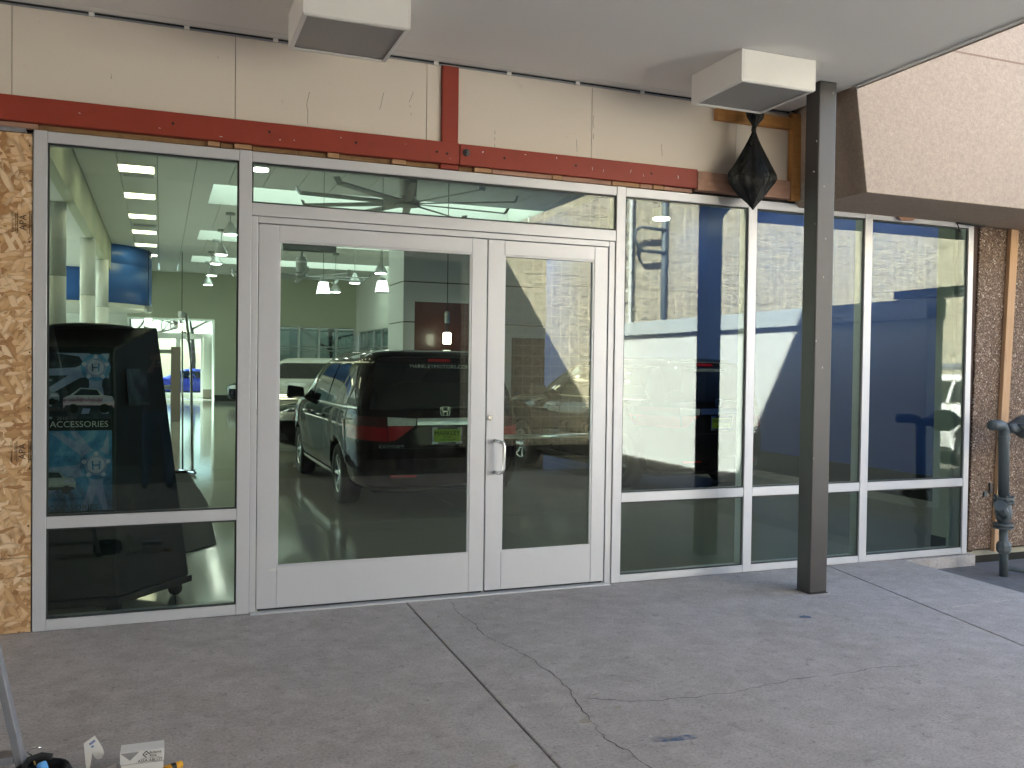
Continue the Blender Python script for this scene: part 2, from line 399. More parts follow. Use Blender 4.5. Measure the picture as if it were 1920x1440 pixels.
def baked(o):
    dg = bpy.context.evaluated_depsgraph_get(); dg.update()
    me = bpy.data.meshes.new_from_object(o.evaluated_get(dg)); o.modifiers.clear(); o.data = me; return o
def copy_tree(o, parent=None):
    c = o.copy(); link(c)
    if parent: c.parent = parent
    for ch in list(o.children): copy_tree(ch, c)
    return c
FONT_CACHE = {}
def text_mb(s, size, ex=.0008, align='CENTER', sx=1):
    cu = bpy.data.curves.new('t', 'FONT'); cu.body = s; cu.size = size; cu.extrude = ex; cu.align_x = align; cu.align_y = 'CENTER'; cu.resolution_u = 3
    o = bpy.data.objects.new('t', cu); link(o)
    dg = bpy.context.evaluated_depsgraph_get(); dg.update()
    me = bpy.data.meshes.new_from_object(o.evaluated_get(dg)); bpy.data.objects.remove(o)
    mb = MB(); mb.add([Vector((v.co.x * sx, v.co.y, v.co.z)) for v in me.vertices], [tuple(p.vertices) for p in me.polygons]); return mb
FACE = Matrix(((1, 0, 0, 0), (0, 0, -1, 0), (0, 1, 0, 0), (0, 0, 0, 1)))   # text standing up, read from -y
def text(name, s, size, loc, mat, parent, rot=None, local=False, sx=1, ex=.0008):
    mb = text_mb(s, size, ex, sx=sx); mb.xf(Matrix.Translation(loc) @ (rot or Matrix.Identity(4)) @ FACE)
    return obj(name, mb, mat, parent, local=local)

# ================================================================== GROUND
pave = thing('pavement', None, None, (0, 0, 0), kind='structure')
def slab(poly, z0=-.16, z1=0):
    return obj('slab', MB().prism(poly, z0, z1), M['concrete'], pave, bevel=.006)
g = .005
slab([(-9, -6.7), (1.375, -6.7), (1.53 - g, .05), (-9, .05)])
slab([(1.375 + 2 * g, -6.7), (3.82, -6.7), (5.05 - g, .05), (1.53 + g, .05)])
slab([(4.806 + g, -1.297), (5.788, -1.273), (5.82, .05), (5.05 + g, .05)])
slab([(3.82 + 2 * g, -6.7), (5.68, -6.7), (5.787, -1.281), (4.804 + g, -1.305)])
gr = obj('ground', MB().box(-70, 90, -60, 110, -.5, -.165), M['road']); tag(gr, kind='structure')
# strip of sunken dirty ground beside the walk
sp = obj('dirt_strip', MB().box(5.84, 9, -6.7, .05, -.165, -.10), M['dirt']); tag(sp, kind='structure')
# cracks and marks on the slabs
def strip(pts, w, z):
    mb = MB(); n = len(pts); P = [Vector((p.x, p.y, 0)) for p in pts]; vs = []
    for i, p in enumerate(P):
        d = (P[min(i + 1, n - 1)] - P[max(0, i - 1)]).normalized(); k = Vector((-d.y, d.x, 0)); ww = w * random.uniform(.35, 1.1)
        vs += [(p + k * ww).to_tuple()[:2] + (z,), (p - k * ww).to_tuple()[:2] + (z,)]
    return mb.add(vs, [(2 * i, 2 * i + 1, 2 * i + 3, 2 * i + 2) for i in range(n - 1)])
def jag(px, n=5, amp=.012):
    out = []
    P = [at(x, y, z=0) for x, y in px]
    for a, b in zip(P, P[1:]):
        for k in range(n): q = a.lerp(b, k / n); out.append(q + Vector((random.uniform(-amp, amp), random.uniform(-amp, amp), 0)))
    return out + [P[-1]]
c1 = [(843, 1126), (862, 1150), (885, 1168), (916, 1196), (958, 1214), (1000, 1238), (1033, 1263), (1059, 1284), (1081, 1311), (1099, 1339), (1118, 1366), (1150, 1396), (1187, 1414), (1225, 1442)]
c2 = [(1097, 1310), (1187, 1316), (1240, 1313), (1304, 1307), (1378, 1298), (1431, 1287), (1484, 1274), (1543, 1268), (1606, 1260), (1644, 1252), (1723, 1247)]
obj('crack', strip(jag(c1), .0026, .0012), M['crack'], pave)
obj('crack', strip(jag(c2), .0024, .0012), M['crack'], pave)
def blob(cx, cy, rx, ry, rot, z, n=26, j=.25):
    vs = [(cx, cy, z)]
    for k in range(n):
        a = 2 * PI * k / n; r = 1 + random.uniform(-j, j); x, y = rx * r * math.cos(a), ry * r * math.sin(a)
        vs.append((cx + x * math.cos(rot) - y * math.sin(rot), cy + x * math.sin(rot) + y * math.cos(rot), z))
    return MB().add(vs, [(0, 1 + k, 1 + (k + 1) % n) for k in range(n)])
p = at(1258, 1386, z=0); obj('paint_mark', blob(p.x, p.y, .13, .030, -.15, .0016), M['blue_paint'], pave)
p = at(1510, 1157, z=0); obj('paint_mark', blob(p.x, p.y, .045, .03, 0, .0016), M['blue_paint'], pave)
for px, py, a, b in ((1098, 1352, .028, .03), (1158, 1327, .022, .012), (1116, 1302, .03, .008), (160, 1196, .015, .006), (962, 1438, .03, .014)):
    p = at(px, py, z=0); obj('filler_spot', blob(p.x, p.y, a, b, .3, .0014, 14), M['patch'], pave)
# ================================================================== STOREFRONT
sf = thing('storefront', 'silver aluminium glazed shop front with a pair of doors below the red beam', 'shop front', (0, 0, 0))
T = .114
def fr(name, x0, x1, z0, z1, y0=0, y1=T, bev=.0025): return obj(name, MB().box(x0, x1, y0, y1, z0, z1), M['alu'], sf, bevel=bev)
XL0, XL1, A0, A1, B0, B1, C0, C1, D0, D1, E0, E1 = -.682, -.613, .446, .521, 3.070, 3.142, 4.214, 4.292, 5.354, 5.432, 6.487, 6.546
HZ, HT = 2.826, 2.892
for a, b in ((XL0, XL1), (A0, A1), (B0, B1), (C0, C1), (D0, D1), (E0, E1)): fr('mullion', a, b, .004, HT)
gp = .0015
for a, b in ((XL1, A0), (A1, B0), (B1, C0), (C1, D0), (D1, E0)): fr('head_rail', a + gp, b - gp, HZ, HT - .002, .002)
fr('sill_rail', XL1 + gp, A0 - gp, .004, .068, .002)
for a, b in ((B1, C0), (C1, D0), (D1, E0)):
    fr('sill_rail', a + gp, b - gp, .004, .058, .002); fr('middle_rail', a + gp, b - gp, .594, .662, .002)
fr('middle_rail', XL1 + gp, A0 - gp, .598, .667, .002)
fr('transom_rail', A1 + gp, B0 - gp, 2.495, 2.572, .002)
# recessed door frame
fr('door_jamb', A1 + gp, .562, .0, 2.492, .012); fr('door_jamb', 3.020, B0 - gp, 0, 2.492, .012)
fr('door_header', .5635, 3.0185, 2.452, 2.492, .012)
obj('threshold', MB().prism_y([(.53, 0), (3.05, 0), (3.05, .010), (.53, .010)], -.035, .12), M['alu'], sf, bevel=.003)
def pane(x0, x1, z0, z1, mat, parent=sf, y=.022):
    obj('glass_pane', MB().box(x0 - .006, x1 + .006, y, y + .006, z0 - .006, z1 + .006), mat, parent)
    t = .011
    for k, (a, b, c, d) in enumerate(((x0, x1, z0, z0 + t), (x0, x1, z1 - t, z1), (x0, x0 + t, z0 + t, z1 - t), (x1 - t, x1, z0 + t, z1 - t))):
        obj('gasket', MB().box(a, b, y - .008, y - .001, c, d), M['gasket'], parent)
gw = M['glass_window']
pane(XL1, A0, .667, HZ, gw); pane(XL1, A0, .068, .598, gw)
pane(A1, B0, 2.572, HZ, M['glass_door'])
for a, b in ((B1, C0), (C1, D0), (D1, E0)): pane(a, b, .662, HZ, gw); pane(a, b, .058, .594, gw)
# doors
def door(x0, x1, sl, sr, gl, gr_, label):
    d = obj('door', MB().box(x0, x0 + sl, .018, .064, .024, 2.447), M['alu'], sf, bevel=.002, label=label)   # hinge or lock stile carries the leaf
    obj('stile', MB().box(x1 - sr, x1, .018, .064, .024, 2.447), M['alu'], d, bevel=.002)
    obj('top_rail', MB().box(x0 + sl + gp, x1 - sr - gp, .0185, .064, 2.348, 2.447), M['alu'], d, bevel=.002)
    obj('bottom_rail', MB().box(x0 + sl + gp, x1 - sr - gp, .0185, .064, .024, .285), M['alu'], d, bevel=.002)
    obj('glass_pane', MB().box(x0 + sl - .005, x1 - sr + .005, .040, .046, .28, 2.353), M['glass_door'], d)
    t = .012
    for (a, b, c, e) in ((x0 + sl, x1 - sr, .285, .285 + t), (x0 + sl, x1 - sr, 2.348 - t, 2.348), (x0 + sl, x0 + sl + t, .285 + t, 2.348 - t), (x1 - sr - t, x1 - sr, .285 + t, 2.348 - t)):
        obj('glazing_bead', MB().box(a, b, .0235, .039, c, e), M['alu'], d, bevel=.002)
    obj('door_sweep', MB().box(x0 + .01, x1 - .01, .03, .06, .0105, .0235), M['gasket'], d)
    return d
dl = door(.568, 2.084, .122, .108, 0, 0, 'wide left door leaf')
dr = door(2.094, 3.014, .118, .106, 0, 0, 'narrow right door leaf with pull handle')
x, zt, zb = 2.160, 1.062, .842
pts = [(x - .012, .018, zt)] + [(x - .012 + .075 * math.sin(a) * .6, -.012 - .045 * (1 - math.cos(a)) , zt - .02 * (1 - math.cos(a))) for a in (0, .6, 1.1, PI / 2)]
hd = MB().tube([(x, .02, zt), (x, -.045, zt), (x + .008, -.058, zt - .004), (x + .028, -.064, zt - .012), (x + .035, -.066, zt - .035), (x + .035, -.066, zb + .035), (x + .028, -.064, zb + .012), (x + .008, -.058, zb + .004), (x, -.045, zb), (x, .02, zb)], .0125, 12)
obj('pull_handle', hd, M['chrome_soft'], dr, smooth=True)
obj('lock_cylinder', MB().lathe([(.019, 0), (.019, -.010), (.015, -.013), (.007, -.013), (.006, -.009)], (2.120, .018, 1.222), 20, 'y'), M['chrome_soft'], dr, smooth=False)
obj('push_bar', MB().tube([(2.2, .125, 1.078), (2.92, .125, 1.078)], .016, 12), M['chrome_soft'], dr, smooth=True)
for xx in (2.165, 2.95): obj('bar_bracket', MB().box(xx - .02, xx + .02, .066, .14, 1.05, 1.11), M['galv'], dr, bevel=.004)
obj('door_closer', MB().box(.72, 1.06, .068, .125, 2.30, 2.36), M['galv'], dl, bevel=.005)
for xx in (.645, .66): obj('scratch_label', MB().box(xx - .004, xx + .045, .0172, .0184, .262 + (xx - .645) * .5, .266 + (xx - .645) * .5), M['white_print'], dl)
# inner returns and blocking behind the head
ret = thing('wall_return', 'pale green painted wall return behind the last right pane', 'wall', (6.5, .2, 0))
obj('return_face', MB().box(6.455, 6.62, .118, .30, 0, 2.95), M['drywall_edge'], ret)
obj('return_base', MB().box(6.448, 6.4548, .14, .30, .0, .12), M['base'], ret)
# ================================================================== WALL ABOVE THE SHOP FRONT
uw = thing('upper_wall', 'cream panelled wall band between the red beam and the soffit', 'wall', (1.5, .03, 3.0))
seams = [-3.2, -1.99, -.794, .418, 1.636, 1.737]
for a, b in zip(seams, seams[1:]): obj('wall_panel', MB().box(a + .002, b - .002, .0, .03, 3.05, 3.60), M['panel'], uw)
for a, b in ((1.856, 2.857), (2.857, 4.082), (4.082, 4.62)): obj('wall_panel', MB().box(a + .002, b - .002, .0, .03, 3.05, 3.60), M['panel'], uw)
obj('backing', MB().box(-3.4, 4.7, .034, .10, 2.9, 6.3), M['dark'], uw)
obj('ceiling_trim', MB().box(-3.3, 4.57, -.012, .0, 3.578, 3.586), M['galv'], uw)
for k in range(14):
    xx = -3.0 + k * .52
    obj('trim_clip', MB().box(xx, xx + .03, -.02, -.001, 3.574, 3.5985), M['soffit'], uw)
obj('shadow_gap', MB().box(-3.3, 4.57, -.010, .0, 3.5865, 3.5985), M['dark'], uw)
for pts in ([(580, 172), (576, 190), (577, 232)], [(722, 165), (712, 205)], [(775, 172), (768, 192), (771, 216)], [(208, 138), (209, 148)], [(1112, 205), (1113, 262)], [(1082, 262), (1082, 300)], [(1240, 262), (1241, 300)], [(928, 245), (928, 276)], [(75, 38), (76, 43)], [(408, 105), (409, 110)]):
    P_ = [at(x_, y_, y=-.001) for x_, y_ in pts]; q_ = []
    for a_, c_ in zip(P_, P_[1:]):
        for k in range(5): q_.append(a_.lerp(c_, k / 5) + Vector((random.uniform(-.004, .004), 0, 0)))
    q_.append(P_[-1]); mb = MB()
    for a_, c_ in zip(q_, q_[1:]):
        if random.random() < .75: mb.add([(a_.x - .0012, -.0008, a_.z), (a_.x + .0012, -.0008, a_.z), (c_.x + .0012, -.0008, c_.z), (c_.x - .0012, -.0008, c_.z)], [(0, 1, 2, 3)])
    if mb.v: obj('scuff_mark', mb, M['print'], uw)
rb = thing('steel_beam', 'red primed steel beam with a stub post running above the shop front', 'beam', (1.5, -.02, 2.95))
obj('beam_length', MB().box(-3.3, 1.858, -.035, .03, 2.926, 3.068), M['red'], rb, bevel=.004)
obj('beam_length', MB().box(1.862, 3.725, -.035, .03, 2.926, 3.066), M['red'], rb, bevel=.004)
obj('stub_post', MB().box(1.739, 1.852, -.022, .03, 3.07, 3.578), M['red'], rb, bevel=.004)
for xx, zz in ((-.86, 3.0), (.06, 3.0), (.62, 3.01), (1.16, 3.0), (1.70, 2.995), (2.18, 3.0), (2.72, 3.0), (3.33, 3.0), (-1.5, 3.0), (1.77, 2.99)):
    obj('bolt_hole', MB().lathe([(.008, 0), (.008, -.003), (.002, -.003)], (xx, -.0345, zz), 10, 'y'), M['dark'], rb)
obj('bolt', MB().lathe([(.026, 0), (.024, -.006), (.013, -.007), (.013, -.018), (.004, -.02)], (1.905, -.036, 3.01), 12, 'y'), M['steel_post'], rb)
for x_, y_, lx, lz in ((415, 256, .018, .004), (525, 262, .010, .006), (552, 263, .008, .005), (1111, 316, .004, .022), (1131, 320, .004, .018), (1182, 321, .005, .024), (1207, 329, .004, .018), (905, 285, .010, .012), (1272, 332, .008, .022), (985, 290, .016, .004), (1044, 296, .006, .014), (640, 258, .006, .006), (150, 212, .010, .004), (300, 240, .012, .003), (760, 270, .008, .004)):
    q = at(x_, y_, y=-.036); k = random.uniform(-.008, .008)
    obj('paint_chip', MB().add([(q.x - lx / 2, -.0358, q.z - lz / 2), (q.x + lx / 2, -.0358, q.z - lz / 2 + k * .3), (q.x + lx / 2 + k, -.0358, q.z + lz / 2), (q.x - lx / 3 + k, -.0358, q.z + lz / 2)], [(0, 1, 2, 3)]), M['chip'], rb)
tb = thing('timber_blocking', 'row of rough timber offcuts wedged between red beam and shop front', 'timber', (1.5, 0, 2.9))
xx = -1.2; k = 0
edges = [(-1.2, -.66, 0), (-.66, .26, 1), (.26, .33, 2), (.335, .41, 1), (.415, .52, 2), (.525, .80, 1), (.985, 1.06, 2), (.80, .98, 1), (1.065, 1.40, 1), (1.405, 1.50, 2), (1.505, 1.73, 1), (1.735, 1.86, 3), (1.87, 1.97, 1), (1.975, 2.10, 2), (2.105, 2.55, 0), (2.555, 2.63, 2), (2.635, 3.02, 0), (3.025, 3.25, 2), (3.255, 3.36, 0), (3.365, 3.45, 2), (3.455, 3.70, 0)]
for a, b, t in edges:
    m = (M['wood_pink'], M['wood_old'], M['wood_new'], M['red'])[t]
    yy = {0: -.004, 1: .012, 2: -.012, 3: -.015}[t] + random.uniform(-.003, .003)
    obj('timber_block', MB().box(a, b - .002, yy, .05, 2.895, 2.9245 + random.uniform(-.002, 0)), m, tb, bevel=.002)
# right timber board and frame
obj('timber_board', MB().box(3.722, 4.562, -.045, .03, 2.912, 3.052), M['wood_pink'], tb, bevel=.003)
tf = thing('timber_bracing', 'amber timber corner frame at the end of the cream wall', 'timber', (4.5, -.02, 3.2))
obj('top_batten', MB().box(3.88, 4.565, -.05, -.002, 3.452, 3.54), M['wood_orange'], tf, bevel=.003)
obj('side_post', MB().box(4.566, 4.652, -.055, -.002, 2.905, 3.575), M['wood_orange'], tf, bevel=.003)
mb = MB(); zz = 2.9
while zz < 3.56:
    h = random.uniform(.02, .05); wx = .008 + (.045 * max(0, (zz - 3.2) / .36)) * random.uniform(.6, 1.2)
    mb.box(4.656, 4.668 + wx, -.075 - random.uniform(0, .02), -.05, zz, zz + h); zz += h
obj('plaster_edge', mb, M['plaster'], tf, bevel=.006)
# OSB sheet left
ob = thing('strand_board', 'tan strand board sheeting left of the shop front under a grey strip', 'board', (-1.2, .03, 0))
obj('board_sheet', MB().box(-2.1, -.690, .012, .03, .438, 2.868), M['osb'], ob, bevel=.002)
obj('board_sheet', MB().box(-2.1, -.690, .010, .028, .004, .434), M['osb'], ob, bevel=.002)
obj('flashing_strip', MB().box(-2.2, -.722, -.006, .02, 2.870, 2.894), M['galv'], ob, bevel=.002)
RZ = Matrix.Rotation(PI / 2, 4, 'Y')
for zz, nm in ((2.36, 'APA'), (1.05, 'APA')):
    text('stamp', nm, .050, (-.735, .0085 if zz > .44 else .0065, zz), M['print'], ob, Matrix.Rotation(-PI / 2, 4, 'Y'), ex=.0004)
    for dx, hh in ((-.766, .09), (-.705, .10), (-.697, .08), (-.775, .075)):
        obj('stamp_line', MB().box(dx, dx + .0035, .0112, .0119, zz - hh / 1.5, zz + hh / 1.5), M['print'], ob)
    text('stamp', 'Exposure 1  15/32', .016, (-.790, .0085, zz), M['print'], ob, Matrix.Rotation(-PI / 2, 4, 'Y'), ex=.0004)
for zz in (.3, .62, .95, 1.3, 1.62, 1.95, 2.25, 2.6, 2.8):
    obj('nail_head', MB().lathe([(.005, 0), (.005, -.0015)], (-.703 + random.uniform(-.004, .004), .0118, zz), 8, 'y'), M['dark'], ob)
# wall left of the sheet (outside the frame) keeps the light honest
lw_ = thing('side_wall', 'cream wall continuing left of the strand board', 'wall', (-6, .05, 0))
obj('wall_face', MB().box(-12, -2.11, .02, .12, 0, 3.6), M['stucco'], lw_)
# ================================================================== CANOPY
cn = thing('canopy', 'pale grey flat soffit of the canopy over the walkway', 'canopy', (0, -4, 3.6))
obj('soffit', MB().box(-11, 4.575, -10.34, .0, 3.6, 3.66), M['soffit'], cn)
obj('roof_mass', MB().box(-11, 4.588, -10.35, -.005, 3.665, 6.24), M['stucco'], cn)
obj('edge_trim', MB().box(4.562, 4.592, -9.4, -.72, 3.588, 3.5985), M['soffit'], cn, bevel=.002)
obj('edge_bead', MB().box(4.5925, 4.604, -9.4, -.715, 3.582, 3.66), M['stucco'], cn, bevel=.003)
obj('soffit_joint', MB().box(-3, 4.3, -.105, -.103, 3.5985, 3.5995), M['chip'], cn)
# light boxes on the soffit
def fixture(cx, cy, label):
    f = thing('light_box', label, 'light fixture', (cx, cy, 3.4), 'square light boxes under the canopy')
    h, t = .288, .014
    for a in (-1, 1):
        obj('side_panel', MB().box(cx + a * h - (t if a > 0 else 0), cx + a * h + (0 if a > 0 else t), cy - h, cy + h, 3.402, 3.598), M['fixture'], f, bevel=.002)
        obj('side_panel', MB().box(cx - h + t + .0005, cx + h - t - .0005, cy + a * h - (t if a > 0 else 0), cy + a * h + (0 if a > 0 else t), 3.402, 3.598), M['fixture'], f, bevel=.002)
    obj('lens', MB().box(cx - h + .02, cx + h - .02, cy - h + .02, cy + h - .02, 3.408, 3.416), M['lens'], f)
    for a in (-1, 1):
        obj('lens_frame', MB().box(cx + a * (h - .016) - .010, cx + a * (h - .016) + .010, cy - h + .006, cy + h - .006, 3.396, 3.4015), M['fixture'], f, bevel=.001)
        obj('lens_frame', MB().box(cx - h + .027, cx + h - .027, cy + a * (h - .016) - .010, cy + a * (h - .016) + .010, 3.396, 3.4015), M['fixture'], f, bevel=.001)
fixture(3.682, -.738, 'white square light box beside the dark steel post')
fixture(.966, -.728, 'white square light box at the top edge over the left door leaf')
# ================================================================== STEEL POST
po = thing('steel_post', 'dark grey square steel post standing on the pavement', 'post', (4.33, -.66, 0))
ang = .1
mb = MB(); cx, cy, hw = 4.334, -.65, .0735
mb.box(-hw, hw, -hw, hw, .007, 3.598); mb.xf(Matrix.Translation((cx, cy, 0)) @ Matrix.Rotation(-.03, 4, 'Z'))
obj('shaft', mb, M['steel_post'], po, bevel=.008)
obj('base_plate', MB().box(cx - .080, cx + .080, cy - .080, cy + .080, .003, .0065), M['steel_post'], po)
obj('grout_collar', MB().prism([(cx - .10, cy - .095), (cx + .095, cy - .10), (cx + .10, cy + .09), (cx - .09, cy + .10)], .0, .0028), M['plaster'], po, bevel=.001)
for px, py in ((1531, 265), (1526, 322), (1545, 350), (1528, 420), (1544, 520), (1530, 640), (1542, 690), (1525, 860), (1562, 175), (1548, 448)):
    q = at(px, py, y=cy - hw - .002); obj('paint_chip', MB().add([(q.x - .003, cy - hw - .0026, q.z), (q.x + .003, cy - hw - .0026, q.z - .004), (q.x + .002, cy - hw - .0026, q.z + random.uniform(.006, .014))], [(0, 1, 2)]), M['chip'], po)
# ================================================================== STUCCO MASS AND RIGHT WALL
sm = thing('stucco_fascia', 'pinkish beige stucco fascia overhanging the right end of the shop front', 'building', (6, -.4, 2.9))
z0, z1 = 2.862, 9.1
prof = [(-.70, z0), (-.74, 9.1)]
rings = [[(4.715, -.70, z0), (14, -.70, z0), (14, .20, z0), (4.672, .20, z0)], [(4.60, -.70, 3.60), (14, -.70, 3.60), (14, .20, 3.60), (4.66, .20, 3.60)], [(4.60, -.70, 9.1), (14, -.70, 9.1), (14, .20, 9.1), (4.66, .20, 9.1)]]
obj('fascia_face', MB().add(sum(rings, []), [(3, 2, 1, 0), (8, 9, 10, 11)] + [(r * 4 + k, r * 4 + (k + 1) % 4, r * 4 + 4 + (k + 1) % 4, r * 4 + 4 + k) for r in (0, 1) for k in range(4)]), M['stucco'], sm, bevel=.006)
zj = at(1875, 112, y=-.70).z
obj('panel_joint', MB().box(4.62, 14, -.7025, -.69, zj - .006, zj + .006), M['joint'], sm)
obj('parapet', MB().box(-13, 4.59, -.699, .2, 6.25, 9.1), M['stucco'], sm)
ag = thing('pebble_wall', 'brown exposed pebble wall right of the shop front', 'wall', (7, .05, 0))
obj('pebble_panel', MB().hexa([(6.60, .035, .02), (9.5, .035, .02), (9.5, .3, .02), (6.60, .3, .02)], [(6.66, .035, 2.858), (9.5, .035, 2.858), (9.5, .3, 2.858), (6.66, .3, 2.858)]), M['aggregate'], ag, bevel=.01)
obj('joint_seal', MB().box(6.549, 6.67, .055, .2, .0, 2.86), M['seal'], ag)
cb = thing('concrete_footing', 'low concrete footing under the right end of the shop front', 'footing', (6.1, .05, -.1))
obj('footing_block', MB().box(5.83, 6.62, -.03, .2, -.16, -.002), M['concrete'], cb, bevel=.01)
st = thing('timber_stud', 'pale pine stud fixed upright on the pebble wall', 'timber', (6.98, .01, 0))
mb = MB().hexa([(6.865, -.005, .0), (6.955, -.005, .0), (6.955, .034, .0), (6.865, .034, .0)], [(6.985, -.005, 2.85), (7.075, -.005, 2.85), (7.075, .034, 2.85), (6.985, .034, 2.85)])
obj('stud_length', mb, M['wood_stud'], st, bevel=.003)
# debris on top of the frame
db = thing('timber_scrap', 'splintered timber scrap above the right pane', 'timber', (5.75, -.02, 2.86))
obj('splinter', MB().add([(5.66, -.03, 2.861), (5.86, -.03, 2.861), (5.82, -.03, 2.835), (5.70, -.035, 2.826), (5.68, 0, 2.861), (5.84, 0, 2.861)], [(0, 1, 2, 3), (0, 3, 4), (1, 5, 2), (4, 3, 2, 5), (0, 4, 5, 1)]), M['wood_pink'], db)
wl = thing('cable_tail', 'black frayed cable tail at the top right frame corner', 'cable', (6.4, -.02, 2.84))
obj('wire', MB().tube([(6.33, -.012, 2.858), (6.345, -.02, 2.82), (6.365, -.012, 2.785)], .005, 6), M['black'], wl)
obj('wire', MB().tube([(6.32, -.02, 2.855), (6.45, -.045, 2.845), (6.58, -.05, 2.835), (6.65, -.01, 2.85)], .008, 6), M['black'], wl)
# gas pipe
gp_ = thing('gas_pipe', 'blue grey gas riser with valves in front of the pebble wall', 'pipe', (6.49, -.41, -.1))
px = 6.485
obj('riser', MB().tube([(px + .016, -.41, -.10), (px, -.41, .3)], .034, 16), M['pipe'], gp_, smooth=True)
ex = [(px - .006, -.41, .54), (px - .022, -.41, 1.06), (px - .03, -.415, 1.115), (px - .06, -.425, 1.145), (px - .11, -.44, 1.155), (px - .235, -.475, 1.156)]
obj('elbow_pipe', MB().tube(ex, .042, 18), M['pipe'], gp_, smooth=True)
obj('elbow_collar', MB().tube([(px - .018, -.41, 1.02), (px - .022, -.41, 1.06)], .047, 18), M['pipe'], gp_)
for zz in (.32, .535): obj('flange', MB().lathe([(.03, -.022), (.078, -.022), (.080, -.008), (.050, -.006), (.050, .006), (.080, .008), (.078, .022), (.03, .022)], (px - .004, -.41, zz), 22), M['pipe'], gp_)
obj('valve_body', MB().lathe([(.036, -.09), (.055, -.06), (.068, 0), (.055, .06), (.036, .09)], (px - .004, -.41, .43), 18), M['pipe'], gp_, smooth=True)
obj('valve_branch', MB().tube([(px, -.42, .40), (px - .075, -.46, .455), (px - .12, -.48, .49)], [.045, .042, .038], 14), M['pipe'], gp_, smooth=True)
obj('valve_cap', MB().tube([(px - .12, -.48, .49), (px - .14, -.49, .505)], .05, 8), M['pipe'], gp_)
obj('union', MB().lathe([(.036, -.05), (.046, -.045), (.058, -.02), (.058, .02), (.046, .045), (.036, .05)], (px + .008, -.41, .14), 8), M['pipe'], gp_)
for k in range(6):
    a = k * PI / 3
    obj('flange_bolt', MB().lathe([(.009, -.04), (.009, .04)], (px - .004 + .066 * math.cos(a), -.41 + .066 * math.sin(a), .535), 6), M['pipe'], gp_)
obj('ground_branch', MB().tube([(px + .01, -.41, -.03), (px + .25, -.5, -.06), (px + .9, -.55, -.07)], .022, 10), M['pipe'], gp_, smooth=True)
rg = thing('gas_regulator', 'round grey gas regulator at the right edge of the photo', 'regulator', (6.75, -.41, 1.15))
obj('regulator_body', MB().lathe([(.06, -.10), (.10, -.07), (.14, -.02), (.14, .0), (.16, .002), (.16, .022), (.14, .024), (.09, .07), (.05, .09)], (6.74, -.41, 1.14), 22), M['pipe'], rg, smooth=False)
obj('inlet_pipe', MB().tube([(px + .02, -.41, 1.12), (6.64, -.41, 1.13)], .04, 14), M['pipe'], rg, smooth=True)
obj('outlet_pipe', MB().tube([(6.84, -.41, 1.13), (7.6, -.41, 1.12)], .04, 14), M['pipe'], rg, smooth=True)
# small dark tag hanging on the wall
tg = thing('wall_tag', 'small dark grey tag fixed to the pebble wall beside the pipe', 'tag', (6.66, .03, .78))
q = at(1857, 915, y=.03); obj('tag_plate', MB().box(q.x - .018, q.x + .018, .018, .034, q.z - .045, q.z + .045), M['steel_post'], tg, bevel=.003)
q = at(1847, 927, y=.03); obj('tag_plate', MB().box(q.x - .02, q.x + .02, .018, .034, q.z - .02, q.z + .025), M['pipe'], tg, bevel=.003)
# ================================================================== BLACK BAG
bgt = thing('plastic_bag', 'black plastic bag tied up under the right light box', 'bag', (4.12, -.17, 3.38))
by = -.17
BGX = Matrix.Translation((4.127, by, 1.572)) @ Matrix.Diagonal((.79, .72, 1.046, 1)) @ Matrix.Translation((-3.945, -by, -1.572))
prof = [(3.46, .004), (3.415, .075), (3.385, .085), (3.34, .035), (3.305, .013), (3.285, .013), (3.25, .03), (3.20, .055), (3.10, .105), (3.0, .165), (2.955, .19), (2.90, .19), (2.84, .135), (2.78, .06), (2.74, .02), (2.72, .004)]
seg = 40; vs = []
rs = random.Random(3); ph = [rs.uniform(0, 6) for _ in range(6)]
for i, (zz, r) in enumerate(prof):
    for k in range(seg):
        a = 2 * PI * k / seg
        fold = 1 + .17 * (abs(math.sin(4.5 * a + ph[0] + zz * 1.5)) - .5) + .10 * (abs(math.sin(7 * a + ph[1] - zz * 6)) - .5) + rs.uniform(-.05, .05) + (.26 * max(0, math.cos(a)) ** 3 if 2.93 < zz < 3.12 else 0) + (.16 * max(0, -math.cos(a)) ** 3 if 2.8 < zz < 2.96 else 0) - (.12 * max(0, math.cos(a)) if zz < 2.92 else 0)
        sq = 1 + .10 * math.cos(4 * a)
        cxx = 3.945 - .018 * math.sin((zz - 2.7) * 5)
        vs.append((cxx + r * 1.12 * fold * sq * math.cos(a), by + r * .55 * fold * math.sin(a), zz + .018 * math.sin(3 * a + ph[3]) * min(1, r * 8)))
n = len(prof)
fs = [(i * seg + k, i * seg + (k + 1) % seg, (i + 1) * seg + (k + 1) % seg, (i + 1) * seg + k) for i in range(n - 1) for k in range(seg)] + [tuple(range(seg)), tuple((n - 1) * seg + k for k in range(seg))]
obj('bag_film', MB().add(vs, fs).xf(BGX), M['bag'], bgt, smooth=True, sub=1)
obj('bag_knot', MB().lathe([(.012, -.03), (.024, -.012), (.022, .012), (.012, .03)], (3.935, by, 3.296), 12).xf(BGX), M['bag'], bgt, smooth=True)
obj('bag_tail', MB().tube([(3.92, by - .02, 3.39), (3.87, by - .03, 3.40), (3.83, by - .02, 3.395)], [.03, .022, .006], 8).xf(BGX), M['bag'], bgt, smooth=True)
exec_after = []
